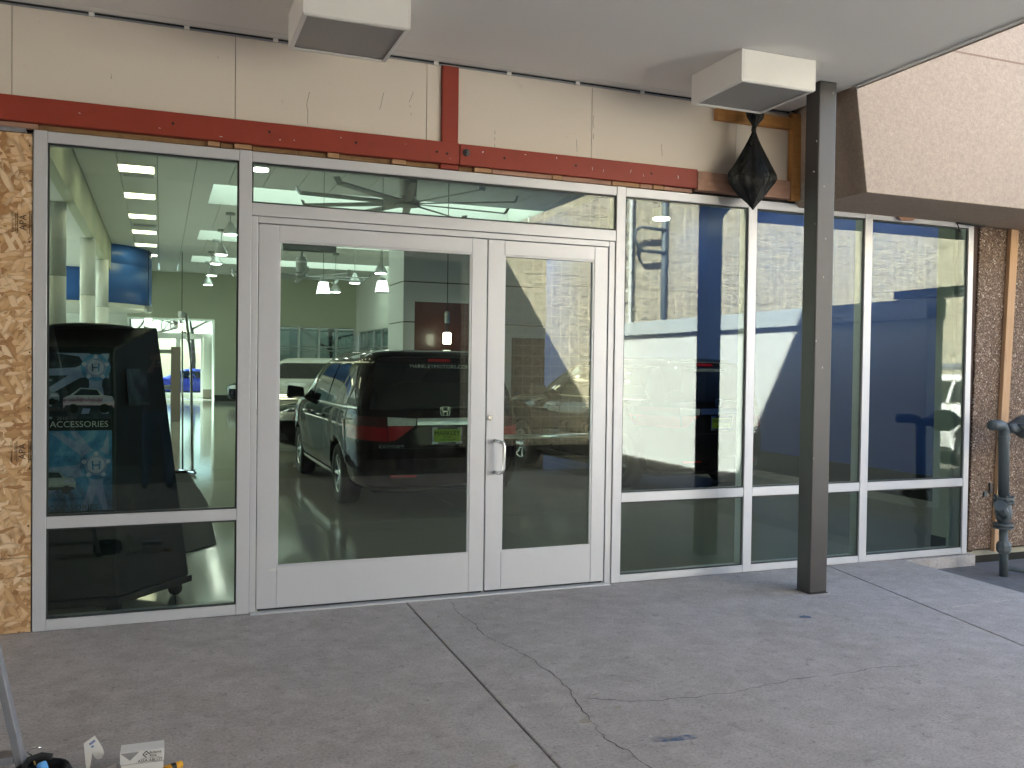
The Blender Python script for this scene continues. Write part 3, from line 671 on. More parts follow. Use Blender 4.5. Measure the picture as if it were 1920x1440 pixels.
# ================================================================== COURTYARD BEHIND THE CAMERA (seen mirrored in the glass)
bb = thing('block_building', 'tan split face block building across the courtyard', 'building', (4, -10.4, 0))
mb = MB(); rb_ = random.Random(5); vs = []
for r in range(32):
    for k in range(80):
        x0 = 2.2 + k * .2; z = r * .2
        dy = rb_.uniform(0, .012)
        mb.box(x0 + .010, x0 + .190, -10.55, -10.404 + dy * .6, z + .010, z + .190)
obj('block_courses', mb, M['block'], bb, kind='stuff')
obj('mortar_core', MB().box(-14, 26, -14, -10.409, -.2, 6.42), M['mortar'], bb)
obj('block_face', MB().box(-14, 2.19, -10.408, -10.396, 0, 6.4), M['block'], bb); obj('shade_sheet', MB().box(-14, 5.3, -10.395, -10.345, -.17, 3.55), M['shade_plinth'], bb); obj('block_face', MB().box(18.21, 26, -10.408, -10.396, 0, 6.4), M['block'], bb)  # dark sheet added over the left blocks to stand for deep shade
obj('plinth_course', MB().box(5.31, 8.74, -10.40, -10.37, -.17, .04), M['shade_plinth'], bb); obj('parapet_cap', MB().box(-14.1, 26.1, -14, -10.36, 6.43, 6.55), M['cap'], bb)
ds = thing('downspout', 'dark blue grey downspout with two loops on the block wall', 'downspout', (9.65, -10.3, 2))
obj('pipe_run', MB().tube([(9.65, -10.30, .0), (9.65, -10.30, 6.3)], .055, 12), M['pipe'], ds, smooth=True)
for a, b in (((4.46, 4.40), 1), ((3.95, 3.97), 2)):
    pass
obj('pipe_loop', MB().tube([(9.65, -10.26, 4.43), (9.08, -10.22, 4.45), (8.93, -10.2, 4.38), (8.90, -10.2, 4.2), (9.02, -10.2, 4.02), (9.10, -10.22, 3.97), (9.65, -10.26, 3.97)], .035, 10), M['pipe'], ds, smooth=True)
ldw = thing('wall_ladder', 'white fixed ladder on the block wall', 'ladder', (8.7, -10.25, 3))
for xx in (8.62, 8.84): obj('rail', MB().box(xx - .018, xx + .018, -10.28, -10.22, 2.0, 6.3), M['white_wall'], ldw)
for k in range(9): obj('rung', MB().tube([(8.64, -10.25, 2.2 + k * .47), (8.82, -10.25, 2.2 + k * .47)], .016, 8), M['white_wall'], ldw)
wwt = thing('courtyard_wall', 'low white stucco wall with grey coping beside the courtyard', 'wall', (8.75, -6, 0))
obj('wall_face', MB().box(8.75, 9.0, -10.39, -2.55, -.16, 2.40), M['white_wall'], wwt)
obj('coping', MB().box(8.70, 9.05, -10.39, -2.55, 2.23, 2.235), M['dark_cap'], wwt)
obj('coping', MB().box(8.71, 9.04, -10.39, -2.55, 2.24, 2.49), M['cap'], wwt)
obj('coping_lip', MB().box(8.69, 9.06, -3.05, -1.2, 2.50, 2.60), M['dark_cap'], wwt)

# ================================================================== SHOWROOM SHELL
fl = thing('showroom_floor', None, None, (0, 18, 0), kind='structure')
fm = None; ys = [.10 + k * 3.0 for k in range(13)]; xs = [-9.0, -6, -3.0, .1, 3.1, 6.1, 8.8]
for a, b in zip(xs, xs[1:]):
    for c, d in zip(ys, ys[1:]):
        obj('floor_slab', MB().box(a + .003, b - .003, c + .003, min(d, 36) - .003, -.05, -.002), M['floor'], fl)
tag(obj('floor_bed', MB().box(-9.2, 9, .12, 36, -.15, -.012), M['dark']), kind='structure')
ce = thing('showroom_ceiling', None, None, (3, 18, 5.25), kind='structure')
ZC = 5.25
def ceil_panels(x0, x1, y0, y1, step=.68, ystep=None):
    x = x0
    while x < x1 - .01:
        xe = min(x + step, x1)
        obj('ceiling_panel', MB().box(x + .006, xe - .006, y0 + .004, y1 - .004, ZC, ZC + .03), M['ceil'], ce); x = xe
CV = [(13.7, 16.1), (20.6, 22.6), (27.0, 29.0)]
yb = [.12] + [q for c in CV for q in c] + [33.4]
for i in range(0, len(yb), 2): ceil_panels(-1.44, 9.0, yb[i], yb[i + 1])
for c, d in CV:
    ceil_panels(-1.44, 1.0, c, d); ceil_panels(8.4, 9.0, c, d)
    cv = thing('ceiling_cove', {13.7: 'glowing pale green ceiling recess over the nearest fan', 20.6: 'glowing ceiling recess over the second fan', 27.0: 'farthest glowing ceiling recess near the sage wall'}[c], 'ceiling light', (4.7, (c + d) / 2, ZC), 'glowing ceiling recesses')
    obj('recess_side', MB().box(1.0, 8.4, d + .001, d + .03, ZC + .031, ZC + .55), M['ceil'], cv); obj('recess_side', MB().box(1.0, 8.4, c - .03, c - .001, ZC + .031, ZC + .55), M['ceil'], cv)
    obj('recess_side', MB().box(.97, .999, c, d, ZC + .031, ZC + .55), M['ceil'], cv); obj('recess_side', MB().box(8.401, 8.43, c, d, ZC + .031, ZC + .55), M['ceil'], cv)
    obj('lit_panel', MB().box(1.0, 8.4, c, d, ZC + .50, ZC + .52), M['cove'], cv)
tag(obj('roof_deck', MB().box(-10, 10, .21, 36.5, 5.9, 6.2), M['dark']), kind='structure')
# walls
def st_(name, mb, m): return tag(obj(name, mb, m), kind='structure')
YF = 33.3
fw = thing('far_wall', None, None, (4, YF, 0), kind='structure')
obj('wall_face', MB().box(2.08, 4.55, YF, YF + .25, .25, 5.3), M['wall_far'], fw); obj('wall_face', MB().box(4.55, 7.95, YF, YF + .25, 3.18, 5.3), M['wall_far'], fw)
obj('wall_face', MB().box(4.55, 7.95, YF, YF + .25, .25, .9), M['wall_far'], fw); obj('wall_face', MB().box(7.95, 8.1, YF, YF + .25, .25, 5.3), M['wall_in'], fw)
obj('wall_face', MB().box(-1.25, 2.08, YF, YF + .25, 3.39, 5.3), M['wall_far'], fw); obj('skirting', MB().box(2.08, 8.1, YF - .01, YF + .25, 0, .25), M['base'], fw)
obj('wall_face', MB().box(-9, -1.25, YF, YF + .25, 3.0, 5.3), M['wall_in'], fw); obj('wall_face', MB().box(-2.0, -1.25, YF, YF + .25, 0, 3.0), M['wall_in'], fw)
vb = thing('entry_lobby', None, None, (.4, 34.5, 0), kind='structure')
obj('lobby_side', MB().box(2.085, 2.3, YF + .25, 35.7, 0, 3.5), M['wall_in'], vb); obj('lobby_side', MB().box(-1.45, -1.25, YF + .25, 35.7, 0, 3.5), M['wall_in'], vb)
obj('lobby_ceiling', MB().box(-1.45, 2.3, YF + .25, 35.7, 3.395, 3.5), M['ceil'], vb)
bw = thing('blue_side_wall', None, None, (8.8, 8, 0), kind='structure')
obj('wall_face', MB().box(8.8, 9.0, .30, 17, .31, 5.3), M['blue_wall'], bw); obj('skirting', MB().box(8.79, 9.0, .30, 17, 0, .309), M['base'], bw)
hw = thing('hall_side_wall', None, None, (8.05, 25, 0), kind='structure')
obj('wall_face', MB().box(8.05, 8.25, 17.0, 33.3, 3.02, 5.3), M['wall_in'], hw); obj('wall_face', MB().box(8.05, 8.25, 17.0, 33.3, 0, 1.6), M['wall_in'], hw); obj('wall_face', MB().box(8.05, 8.25, 17.0, 22.0, 1.6, 3.02), M['wall_in'], hw)
obj('wall_face', MB().box(8.26, 9.0, 17.0, 17.2, 0, 5.3), M['wall_in'], hw)
lwn = thing('left_side_wall', None, None, (-9, 18, 0), kind='structure'); obj('wall_face', MB().box(-9.2, -9.0, .13, 33.5, 4.2, 5.3), M['wall_in'], lwn); obj('wall_face', MB().box(-9.2, -9.0, .13, 13.2, 0, 4.199), M['wall_in'], lwn)
gwl = thing('glazed_side_wall', 'glazed showroom wall far to the left behind the columns', 'window', (-9.1, 18, 0))
obj('glass_pane', MB().box(-9.12, -9.11, 13.2, 33.5, .02, 4.2), M['glass_shade'], gwl)
for k in range(10): obj('mullion', MB().box(-9.18, -9.04, 13.2 + k * 2.24, 13.28 + k * 2.24, .0, 4.2), M['fixture'], gwl)
for zz in (.04, 2.6): obj('rail', MB().box(-9.17, -9.05, 13.2, 33.5, zz - .035, zz + .035), M['fixture'], gwl)
apr = obj('concrete_apron', MB().box(-40, -9.3, -1, 60, -.164, -.02), M['concrete']); tag(apr, kind='structure')
fwi = thing('front_wall_lining', None, None, (0, .14, 3), kind='structure')
obj('lining', MB().box(-9, 9, .116, .25, 2.96, 5.3), M['wall_in'], fwi); obj('lining', MB().box(-9, -.70, .116, .25, 0, 2.96), M['wall_in'], fwi)
obj('lining', MB().box(6.62, 8.8, .20, .30, 0, 2.96), M['wall_in'], fwi)
# white panelled partition
pw = thing('panelled_partition', 'cool white panelled partition behind the maroon van', 'partition', (6, 12.6, 0))
zr = [0, 2.467, 3.288, 4.3]
for a, b in zip(zr, zr[1:]):
    if a == 0:
        obj('wall_panel', MB().box(4.58, 4.82, 12.0, 13.3, .02, b - .012), M['wall_white'], pw, bevel=.004); obj('wall_panel', MB().box(6.30, 6.955, 12.0, 13.3, .02, b - .012), M['wall_white'], pw, bevel=.004)
        obj('wall_panel', MB().box(6.955, 7.735, 12.0, 13.3, 2.20, b - .012), M['wall_white'], pw)
    elif a == 2.467:
        obj('wall_panel', MB().box(4.58, 4.82, 12.0, 13.3, a + .012, b - .012), M['wall_white'], pw, bevel=.004); obj('wall_panel', MB().box(6.30, 7.735, 12.0, 13.3, a + .012, b - .012), M['wall_white'], pw, bevel=.004)
        obj('wall_panel', MB().box(4.82, 6.30, 12.0, 13.3, 2.885, b - .012), M['wall_white'], pw)
    else: obj('wall_panel', MB().box(4.58, 7.735, 12.0, 13.3, a + .012, b), M['wall_white'], pw, bevel=.004)
obj('panel_core', MB().box(4.60, 7.72, 12.03, 13.28, 0, 4.28), M['gasket'], pw)
for k in range(2):
    for r in range(3):
        obj('veneer_panel', MB().box(4.825 + k * .737, 4.825 + k * .737 + .733, 12.003, 12.028, .02 + r * .96, .02 + r * .96 + .956), M['cherry'], pw, bevel=.003)
bd = thing('brown_door', 'dark brown door in the white partition beside the blue wall', 'door', (7.35, 12.0, 0))
obj('leaf', MB().box(6.965, 7.725, 12.004, 12.028, .01, 2.19), M['door_brown'], bd, bevel=.004)
obj('hinge', MB().box(7.70, 7.722, 11.995, 12.003, 1.85, 1.98), M['chrome_soft'], bd); obj('lever', MB().box(7.02, 7.12, 11.96, 12.0, 1.02, 1.045), M['chrome_soft'], bd)
# left aisle: beam, low ceiling, columns
lb = thing('dropped_beam', None, None, (-1.5, 14, 4.8), kind='structure')
obj('beam_face', MB().box(-1.62, -1.45, .26, 26.4, 4.42, 5.28), M['wall_far'], lb)  # darker sage used here to stand for the shade on this face
obj('low_ceiling', MB().box(-9, -1.62, .26, 33.2, 4.42, 4.47), M['ceil'], lb)
for i, (xx, yy) in enumerate(((at(105, 600, y=12.3).x, 12.3), (at(164, 600, y=17.2).x, 17.2), (at(191, 600, y=21.8).x, 21.8))):
    c = thing('round_column', ('nearest white round column under the dropped beam', 'middle white round column of the row', 'farthest white round column by the blue drum')[i], 'column', (xx, yy, 0), 'white round columns')
    for a, b in ((0, 1.8), (1.806, 3.1), (3.106, 4.415)): obj('drum_section', MB().lathe([(.165, a), (.165, b)], (xx, yy, 0), 32), M['column'], c, smooth=False)
    for p in c.children:
        for f in p.data.polygons: f.use_smooth = len(f.vertices) == 4
    obj('core', MB().lathe([(.155, .1), (.155, 4.41)], (xx, yy, 0), 20), M['dark'], c)
dm = thing('blue_drum', 'curved blue drum hanging from the ceiling behind the white columns', 'bulkhead', (-3.2, 27, 3.4))
o = obj('drum_shell', MB().lathe([(2.9, 3.42), (2.9, 4.62), (2.885, 4.63), (2.885, 4.66), (2.9, 4.67), (2.9, 5.24)], (-3.2, 27, 0), 72), M['blue_drum'], dm)
for f in o.data.polygons: f.use_smooth = len(f.vertices) == 4
obj('drum_rim', MB().lathe([(2.6, 3.28), (2.93, 3.30), (2.93, 3.41), (2.6, 3.41)], (-3.2, 27, 0), 72), M['wall_in'], dm)
# ceiling troffers
tr0 = None
tro = [(12.42, 13.12), (15.4, 16.1), (18.4, 19.1), (21.3, 22.0), (24.3, 25.0), (27.1, 27.8)]
ordn = ['nearest', 'second', 'third', 'fourth', 'fifth', 'farthest']
for i, (a, b) in enumerate(tro):
    t = thing('ceiling_troffer', f'{ordn[i]} lit warm square light in the row along the left ceiling', 'ceiling light', (-.45, (a + b) / 2, ZC), 'row of lit square ceiling lights')
    obj('lit_lens', MB().box(-.76, -.14, a + .02, b - .02, ZC - .012, ZC - .006), M['troffer'], t)
    for x0, x1, y0, y1 in ((-.79, -.76, a, b), (-.14, -.11, a, b), (-.76, -.14, a, a + .02), (-.76, -.14, b - .02, b)):
        obj('frame', MB().box(x0, x1, y0, y1, ZC - .016, ZC - .002), M['fixture'], t)
for i, (yy, lab) in enumerate(((13.35, 'louvred grey air grille behind the nearest lit square light'), (20.3, 'louvred grey air grille halfway along the lit light row'))):
    gv = thing('air_grille', lab, 'grille', (-.42, yy, ZC), 'ceiling air grilles')
    obj('grille_frame', MB().box(-.74, -.10, yy - .16, yy + .16, ZC - .014, ZC - .004), M['metal'], gv)
    for k in range(5): obj('vane', MB().box(-.70, -.14, yy - .13 + k * .055, yy - .10 + k * .055, ZC - .03, ZC - .015), M['fan'], gv)
for i, yy in enumerate((12.5, 17, 22)):
    t = thing('aisle_light', f"{('nearest', 'middle', 'farthest')[i]} lit panel in the low ceiling left of the white columns", 'ceiling light', (-4.2, yy, 4.42), 'lit panels over the left aisle')
    obj('lit_lens', MB().box(-4.9, -3.5, yy - .45, yy + .45, 4.405, 4.411), M['troffer'], t); obj('frame', MB().box(-4.94, -3.46, yy - .49, yy + .49, 4.412, 4.4195), M['fixture'], t)
for i, yy in enumerate((9.4,)):
    for xx in (-.45,):
        t = thing('ceiling_troffer', 'lit square ceiling light high above the left pane, closest to the shop front', 'ceiling light', (xx, yy, ZC), 'row of lit square ceiling lights')
        obj('lit_lens', MB().box(xx - .31, xx + .31, yy - .33, yy + .33, ZC - .012, ZC - .006), M['troffer'], t); obj('frame', MB().box(xx - .34, xx + .34, yy - .36, yy + .36, ZC - .0055, ZC - .002), M['fixture'], t)
# bell pendants
def bell(x, y, z, label, rod=True):
    b = thing('bell_pendant', label, 'pendant light', (x, y, z), 'white bell pendant lights')
    obj('shade', MB().lathe([(.05, .30), (.06, .26), (.14, .12), (.19, .02), (.185, .0), (.17, .0), (.165, .06), (.05, .2)], (x, y, z), 20), M['metal'], b, smooth=True)
    obj('bulb', MB().lathe([(.02, -.012), (.15, -.008), (.15, .02), (.02, .03)], (x, y, z), 20), M['lamp'], b)
    obj('rod', MB().tube([(x, y, z + .30), (x, y, ZC)], .012, 6), M['fan'], b)
    obj('ceiling_cup', MB().lathe([(.11, -.06), (.11, 0)], (x, y, ZC - .001), 14), M['fan'], b)
for i, (px, py, yy) in enumerate(((432, 440, 17.2), (415, 478, 20.2), (405, 495, 22.4), (397, 517, 25.4), (390, 534, 28.6))):
    q = at(px, py, y=yy); bell(q.x, q.y, q.z, ('nearest bell pendant left of the doors', 'second bell pendant left of the doors', 'third bell pendant left of the doors', 'fourth bell pendant left of the doors', 'farthest bell pendant left of the doors')[i])
for px, py, yy, lab in ((629, 548, 24, 'small bell pendant hanging between the two frosted pendants'), (665, 531, 21.5, 'bell pendant right of the second fan'), (714, 513, 18, 'bell pendant hanging above the right frosted pendant')):
    q = at(px, py, y=yy); bell(q.x, q.y, q.z, lab)
for px, py, yy, lab in ((606, 551, 9.6, 'left frosted tapered pendant glowing above the silver car'), (716, 548, 9.6, 'right frosted tapered pendant glowing above the van')):
    q = at(px, py, y=yy); b = thing('frosted_pendant', lab, 'pendant light', q, 'frosted tapered pendants')
    obj('shade', MB().hexa([q + Vector((sx * .105, sy * .105, 0)) for sx, sy in ((-1, -1), (1, -1), (1, 1), (-1, 1))], [q + Vector((sx * .07, sy * .07, .20)) for sx, sy in ((-1, -1), (1, -1), (1, 1), (-1, 1))]), M['lamp_soft'], b, bevel=.008)
    obj('bulb', MB().box(q.x - .05, q.x + .05, q.y - .107, q.y - .1055, q.z + .045, q.z + .14), M['lamp'], b, bevel=.0005)
    obj('rim', MB().box(q.x - .108, q.x + .108, q.y - .108, q.y + .108, q.z - .012, q.z - .001), M['metal'], b)
    obj('cap', MB().box(q.x - .05, q.x + .05, q.y - .05, q.y + .05, q.z + .201, q.z + .25), M['metal'], b)
    obj('cord', MB().tube([(q.x, q.y, q.z + .25), (q.x, q.y, ZC)], .004, 6), M['black'], b)
q = at(838, 645, y=11.4); b = thing('cylinder_pendant', 'slim cylinder pendant with a glowing lower half before the cherry panel', 'pendant light', q)
obj('glass_tube', MB().lathe([(.075, .0), (.08, .02), (.08, .22), (.06, .23)], q, 20), M['lamp_warm'], b, smooth=True)
obj('neck', MB().lathe([(.035, .235), (.035, .42)], q, 16), M['glass_plain'], b); obj('socket', MB().lathe([(.05, .42), (.055, .44), (.055, .62), (.03, .66)], q, 16), M['metal'], b, smooth=False)
obj('cord', MB().tube([(q.x, q.y, q.z + .66), (q.x, q.y, ZC)], .008, 6), M['black'], b)
q = at(488, 320, z=5.05); b = thing('cylinder_downlight', 'short white cylinder downlight at the left of the transom', 'ceiling light', q)
obj('can', MB().lathe([(.15, .03), (.15, .198)], q, 24), M['fixture'], b); obj('lit_face', MB().lathe([(.13, .0), (.145, .002), (.145, .028), (.02, .029)], q, 24), M['lamp'], b)
for px_, py_, xx_, lab_ in ((990, 481, 8.3, 'white cylinder downlight glowing behind the right door leaf'), (1240, 412, 8.2, 'white cylinder downlight glowing behind the first right pane')):
    q = at(px_, py_, x=xx_); b = thing('cylinder_downlight', lab_, 'ceiling light', q, 'cylinder downlights')
    obj('can', MB().lathe([(.15, .03), (.15, .198)], q, 24), M['fixture'], b); obj('lit_face', MB().lathe([(.13, .0), (.145, .002), (.145, .028), (.02, .029)], q, 24), M['lamp'], b); obj('stem', MB().tube([q + Vector((0, 0, .198)), Vector((q.x, q.y, ZC))], .02, 8), M['fixture'], b)
for yy, lab_ in ((5.6, 'added unseen fill lamp brightening the blue wall, above the middle pane'), (3.3, 'added unseen fill lamp brightening the blue wall, above the last pane')):  # unseen lamps added to brighten the blue wall
    q = Vector((7.5, yy, 4.24)); b = thing('cylinder_downlight', lab_, 'ceiling light', q, 'cylinder downlights')  # shares the downlight name, but is an added unseen fill lamp
    obj('can', MB().lathe([(.15, .03), (.15, .198)], q, 24), M['fixture'], b); obj('lit_face', MB().lathe([(.13, .0), (.145, .002), (.145, .028), (.02, .029)], q, 24), M['lamp_fill'], b); obj('stem', MB().tube([q + Vector((0, 0, .198)), Vector((q.x, q.y, ZC))], .02, 8), M['fixture'], b)
# ceiling fans
def fan(x, y, z, label, R=1.9, rot=.1):
    f = thing('ceiling_fan', label, 'ceiling fan', (x, y, z), 'large grey ceiling fans')
    obj('motor', MB().lathe([(.08, .12), (.15, .14), (.16, .5), (.13, .55), (.13, .58), (.05, .60)], (x, y, z), 20), M['fan'], f)
    obj('motor_band', MB().lathe([(.162, .40), (.162, .46)], (x, y, z), 20), M['metal'], f)
    obj('down_rod', MB().tube([(x, y, z + .6), (x, y, ZC)], .045, 10), M['fan'], f); obj('hub', MB().lathe([(.10, -.05), (.22, -.03), (.22, .05), (.14, .10)], (x, y, z), 20), M['fan'], f)
    for k in range(10):
        a = rot + k * 2 * PI / 10; d = Vector((math.cos(a), math.sin(a), 0)); s = Vector((-d.y, d.x, 0)); o = Vector((x, y, z))
        low = [o + d * .2 - s * .07 + Vector((0, 0, -.01)), o + d * R - s * .055 + Vector((0, 0, -.01)), o + d * R + s * .055 + Vector((0, 0, .018)), o + d * .2 + s * .07 + Vector((0, 0, .02))]
        bl = obj('blade', MB().hexa(low, [q + Vector((0, 0, .02)) for q in low]), M['fan'], f)
        e = o + d * R
        wl_ = [e - s * .06, e + s * .06, e + s * .06 + d * .02, e - s * .06 + d * .02]
        obj('winglet', MB().hexa(wl_, [q + Vector((0, 0, .11)) + d * .06 - s * .03 for q in wl_]), M['fan'], bl, local=False)
fan(4.05, 9.7, 4.42, 'large grey fan seen through the transom')
fan(3.68, 20, 4.02, 'second large grey fan farther back over the silver car', rot=.25)
# far windows, lobby doors
tw = thing('office_window', 'teal office window band in the far sage wall', 'window', (6.2, YF, 2))
obj('pane', MB().box(4.6, 7.9, YF + .10, YF + .12, .95, 3.12), M['glass_teal'], tw)
for xx in (4.58, 5.5, 6.35, 7.1, 7.9): obj('mullion', MB().box(xx - .045, xx + .045, YF + .02, YF + .2, .9, 3.18), M['metal'], tw)
for zz in (.94, 2.17, 2.33, 3.02, 3.15): obj('rail', MB().box(4.55, 7.95, YF + .03, YF + .19, zz - .025, zz + .025), M['fan'], tw)
sw = thing('side_window', 'low strip of dark windows in the right hall wall', 'window', (8.05, 28, 2.3))
obj('pane', MB().box(8.12, 8.14, 22, 33.2, 1.62, 3.0), M['glass_teal'], sw)
for k in range(9): obj('mullion', MB().box(8.06, 8.2, 22.02 + k * 1.38, 22.1 + k * 1.38, 1.6, 3.02), M['metal'], sw)
for zz in (1.62, 2.3, 3.0): obj('rail', MB().box(8.07, 8.19, 22, 33.2, zz - .03, zz + .03), M['fan'], sw)
lg = thing('left_windows', 'bright windows below the blue drum', 'window', (-5.5, YF, 1.5))
obj('pane', MB().box(-9, -2.0, YF + .10, YF + .12, .1, 2.98), M['glass_teal'], lg)
for k in range(7): obj('mullion', MB().box(-9 + k * 1.15, -8.92 + k * 1.15, YF + .02, YF + .2, 0, 3.0), M['fixture'], lg)
ed = thing('lobby_doors', 'glazed white entrance doors at the far end of the showroom', 'door', (.4, 35.6, 0))
for x0, x1 in ((-1.2, -.25), (-.25, .7), (.7, 1.72)):
    d = obj('door_leaf', MB().box(x0, x0 + .09, 35.55, 35.62, .02, 2.72), M['fixture'], ed)
    obj('stile', MB().box(x1 - .09, x1, 35.55, 35.62, .02, 2.72), M['fixture'], d); obj('top_rail', MB().box(x0 + .09, x1 - .09, 35.55, 35.62, 2.6, 2.72), M['fixture'], d); obj('bottom_rail', MB().box(x0 + .09, x1 - .09, 35.55, 35.62, .02, .27), M['fixture'], d)
    obj('glass_pane', MB().box(x0 + .09, x1 - .09, 35.57, 35.58, .27, 2.6), M['glass_plain'], d)
obj('transom', MB().box(-1.24, 2.08, 35.54, 35.63, 2.72, 2.84), M['fixture'], ed); obj('side_panel', MB().box(1.73, 2.08, 35.54, 35.63, .42, 2.72), M['wall_in'], ed); obj('side_panel', MB().box(1.73, 2.08, 35.54, 35.63, 0, .41), M['brown_desk'], ed)
obj('glass_pane', MB().box(-1.24, 2.08, 35.57, 35.58, 2.84, 3.39), M['glass_plain'], ed)
# outside the lobby: bare trees
def tree(x, y, h, seed, label):
    r = random.Random(seed); t = thing('bare_tree', label, 'tree', (x, y, 0), 'bare trees outside the lobby')
    obj('trunk', MB().tube([(x, y, -.1), (x + .1, y, h * .25), (x, y + .1, h * .5)], [.16, .12, .09], 8), M['bark'], t)
    mb = MB()
    def br(p, d, l, rad, n):
        if n == 0: return
        e = p + d * l; mb.tube([p, p.lerp(e, .5) + Vector((r.uniform(-.1, .1), 0, r.uniform(-.05, .1))) * l, e], [rad, rad * .8, rad * .6], 5)
        for _ in range(3): br(p.lerp(e, r.uniform(.5, 1)), (d + Vector((r.uniform(-.9, .9), r.uniform(-.9, .9), r.uniform(-.2, .6)))).normalized(), l * .68, rad * .6, n - 1)
    for k in range(5): br(Vector((x, y, h * r.uniform(.25, .5))), Vector((r.uniform(-1, 1), r.uniform(-1, 1), r.uniform(.4, 1.2))).normalized(), h * .24, .07, 4)
    obj('branches', mb, M['bark'], t, kind='stuff')
tree(-1.5, 44, 7.5, 1, 'bare tree on the left outside the lobby doors'); tree(1.6, 47, 7, 2, 'bare tree on the right outside the lobby doors'); tree(9, 46, 8, 4, 'bare tree beyond the teal office window')
# ================================================================== KIOSK AND SMALL SHOWROOM THINGS
kk = thing('display_kiosk', 'black three sided display kiosk with blue wheel posters by the left pane', 'kiosk', (-.5, .6, 0))
base = [(-1.15, .17), (-.245, .17), (.19, .66), (-.35, 1.15), (-1.15, 1.15)]
topp = [(-1.10, .17, 1.655), (-.262, .17, 1.655), (-.02, .52, 1.80), (-.40, .86, 1.80), (-1.0, .86, 1.80)]
obj('body', MB().hexa([(x, y, .13) for x, y in base], topp), M['kiosk'], kk, bevel=.012)
obj('plinth', MB().prism([(-1.17, .15), (-.235, .15), (.21, .66), (-.35, 1.18), (-1.17, 1.18)], .085, .128), M['kiosk'], kk, bevel=.006)
for cx, cy in ((.10, .66), (-.26, .27), (-1.0, .3), (-.9, 1.0)):
    w_ = obj('caster', MB().lathe([(.012, -.02), (.046, -.016), (.046, .016), (.012, .02)], (cx, cy, .047), 16, 'y'), M['black'], kk)
    obj('caster_fork', MB().box(cx - .02, cx + .02, cy - .012, cy + .03, .06, .085), M['black'], w_)
ROOFM = M['brown_desk']
obj('roof_hump', MB().lathe([(.28, 0), (.24, .022), (.12, .035), (.02, .038)], (-.42, .68, 1.785), 24), M['kiosk'], kk, smooth=True)
# posters (flat prints on the front face)
def hubcap(mb_list, cx, cz, r, y, parent):
    pr_ = lambda rr, n=28: [(cx + rr * math.cos(2 * PI * k / n), y, cz + rr * math.sin(2 * PI * k / n)) for k in range(n)]
def disc(name, cx, cz, rx, rz, y, m, par, n=24, a0=0, th=.0006):
    pts = [(cx + rx * math.cos(2 * PI * k / n + a0), cz + rz * math.sin(2 * PI * k / n + a0)) for k in range(n)]
    return obj(name, MB().prism_y(pts, y - th, y), m, par)
def poly(name, pts, y, m, par, th=.0006): return obj(name, MB().prism_y(pts, y - th, y), m, par)
def poster_mat(name, a, b, c):
    n_ = NB(name); f = n_.noise(4, 5, .6, None, 1.2)
    n_.base(n_.ramp(f, [(.30, a), (.5, b), (.72, c)])); return n_.set(.35)
M['post_blue'] = poster_mat('blue_poster_print', (.02, .04, .10), (.10, .30, .58), (.36, .60, .80))
M['post_dark'] = poster_mat('dark_poster_print', (.008, .012, .014), (.03, .04, .05), (.12, .16, .20))
M['post_steel'] = poster_mat('steel_blue_print', (.10, .15, .36), (.32, .38, .62), (.60, .64, .80))
M['post_lilac'] = poster_mat('lilac_print', (.42, .40, .58), (.66, .62, .78), (.80, .78, .86))
def print_grad(name, z0, z1, stops, nz=.25):
    n_ = NB(name); sp_ = n_.n('ShaderNodeSeparateXYZ'); n_.l(n_.co, sp_.inputs[0])
    mr = n_.n('ShaderNodeMapRange'); mr.inputs['From Min'].default_value = z0; mr.inputs['From Max'].default_value = z1; n_.l(sp_.outputs['Z'], mr.inputs['Value'])
    f = n_.n('ShaderNodeMath', operation='MULTIPLY_ADD'); f.inputs[1].default_value = nz; n_.l(n_.noise(22, 4, .6, None, 1.5), f.inputs[0]); n_.l(mr.outputs[0], f.inputs[2])
    n_.base(n_.ramp(f.outputs[0], stops)); return n_.set(.35)
M['post_pink'] = print_grad('pink_car_print', 1.26, 1.42, [(.1, (.20, .03, .10)), (.30, (.62, .20, .36)), (.5, (.80, .62, .70)), (.62, (.30, .10, .20)), (.78, (.75, .72, .78)), (1.0, (.42, .46, .52))])
M['post_grey'] = print_grad('grey_car_print', .79, .92, [(.1, (.06, .07, .09)), (.35, (.30, .33, .36)), (.6, (.62, .62, .58)), (1, (.30, .36, .44))], .4)
yf = .168
po1 = obj('poster', MB().prism_y([(-1.05, 1.17), (-.275, 1.17), (-.285, 1.625), (-1.05, 1.625)], yf - .002, yf), M['post_dark'], kk, label='upper poster with hub and pink car')
po2 = obj('poster', MB().prism_y([(-1.05, .67), (-.268, .67), (-.274, 1.155), (-1.05, 1.155)], yf - .002, yf), M['post_blue'], kk, label='lower blue poster with hub and white car')
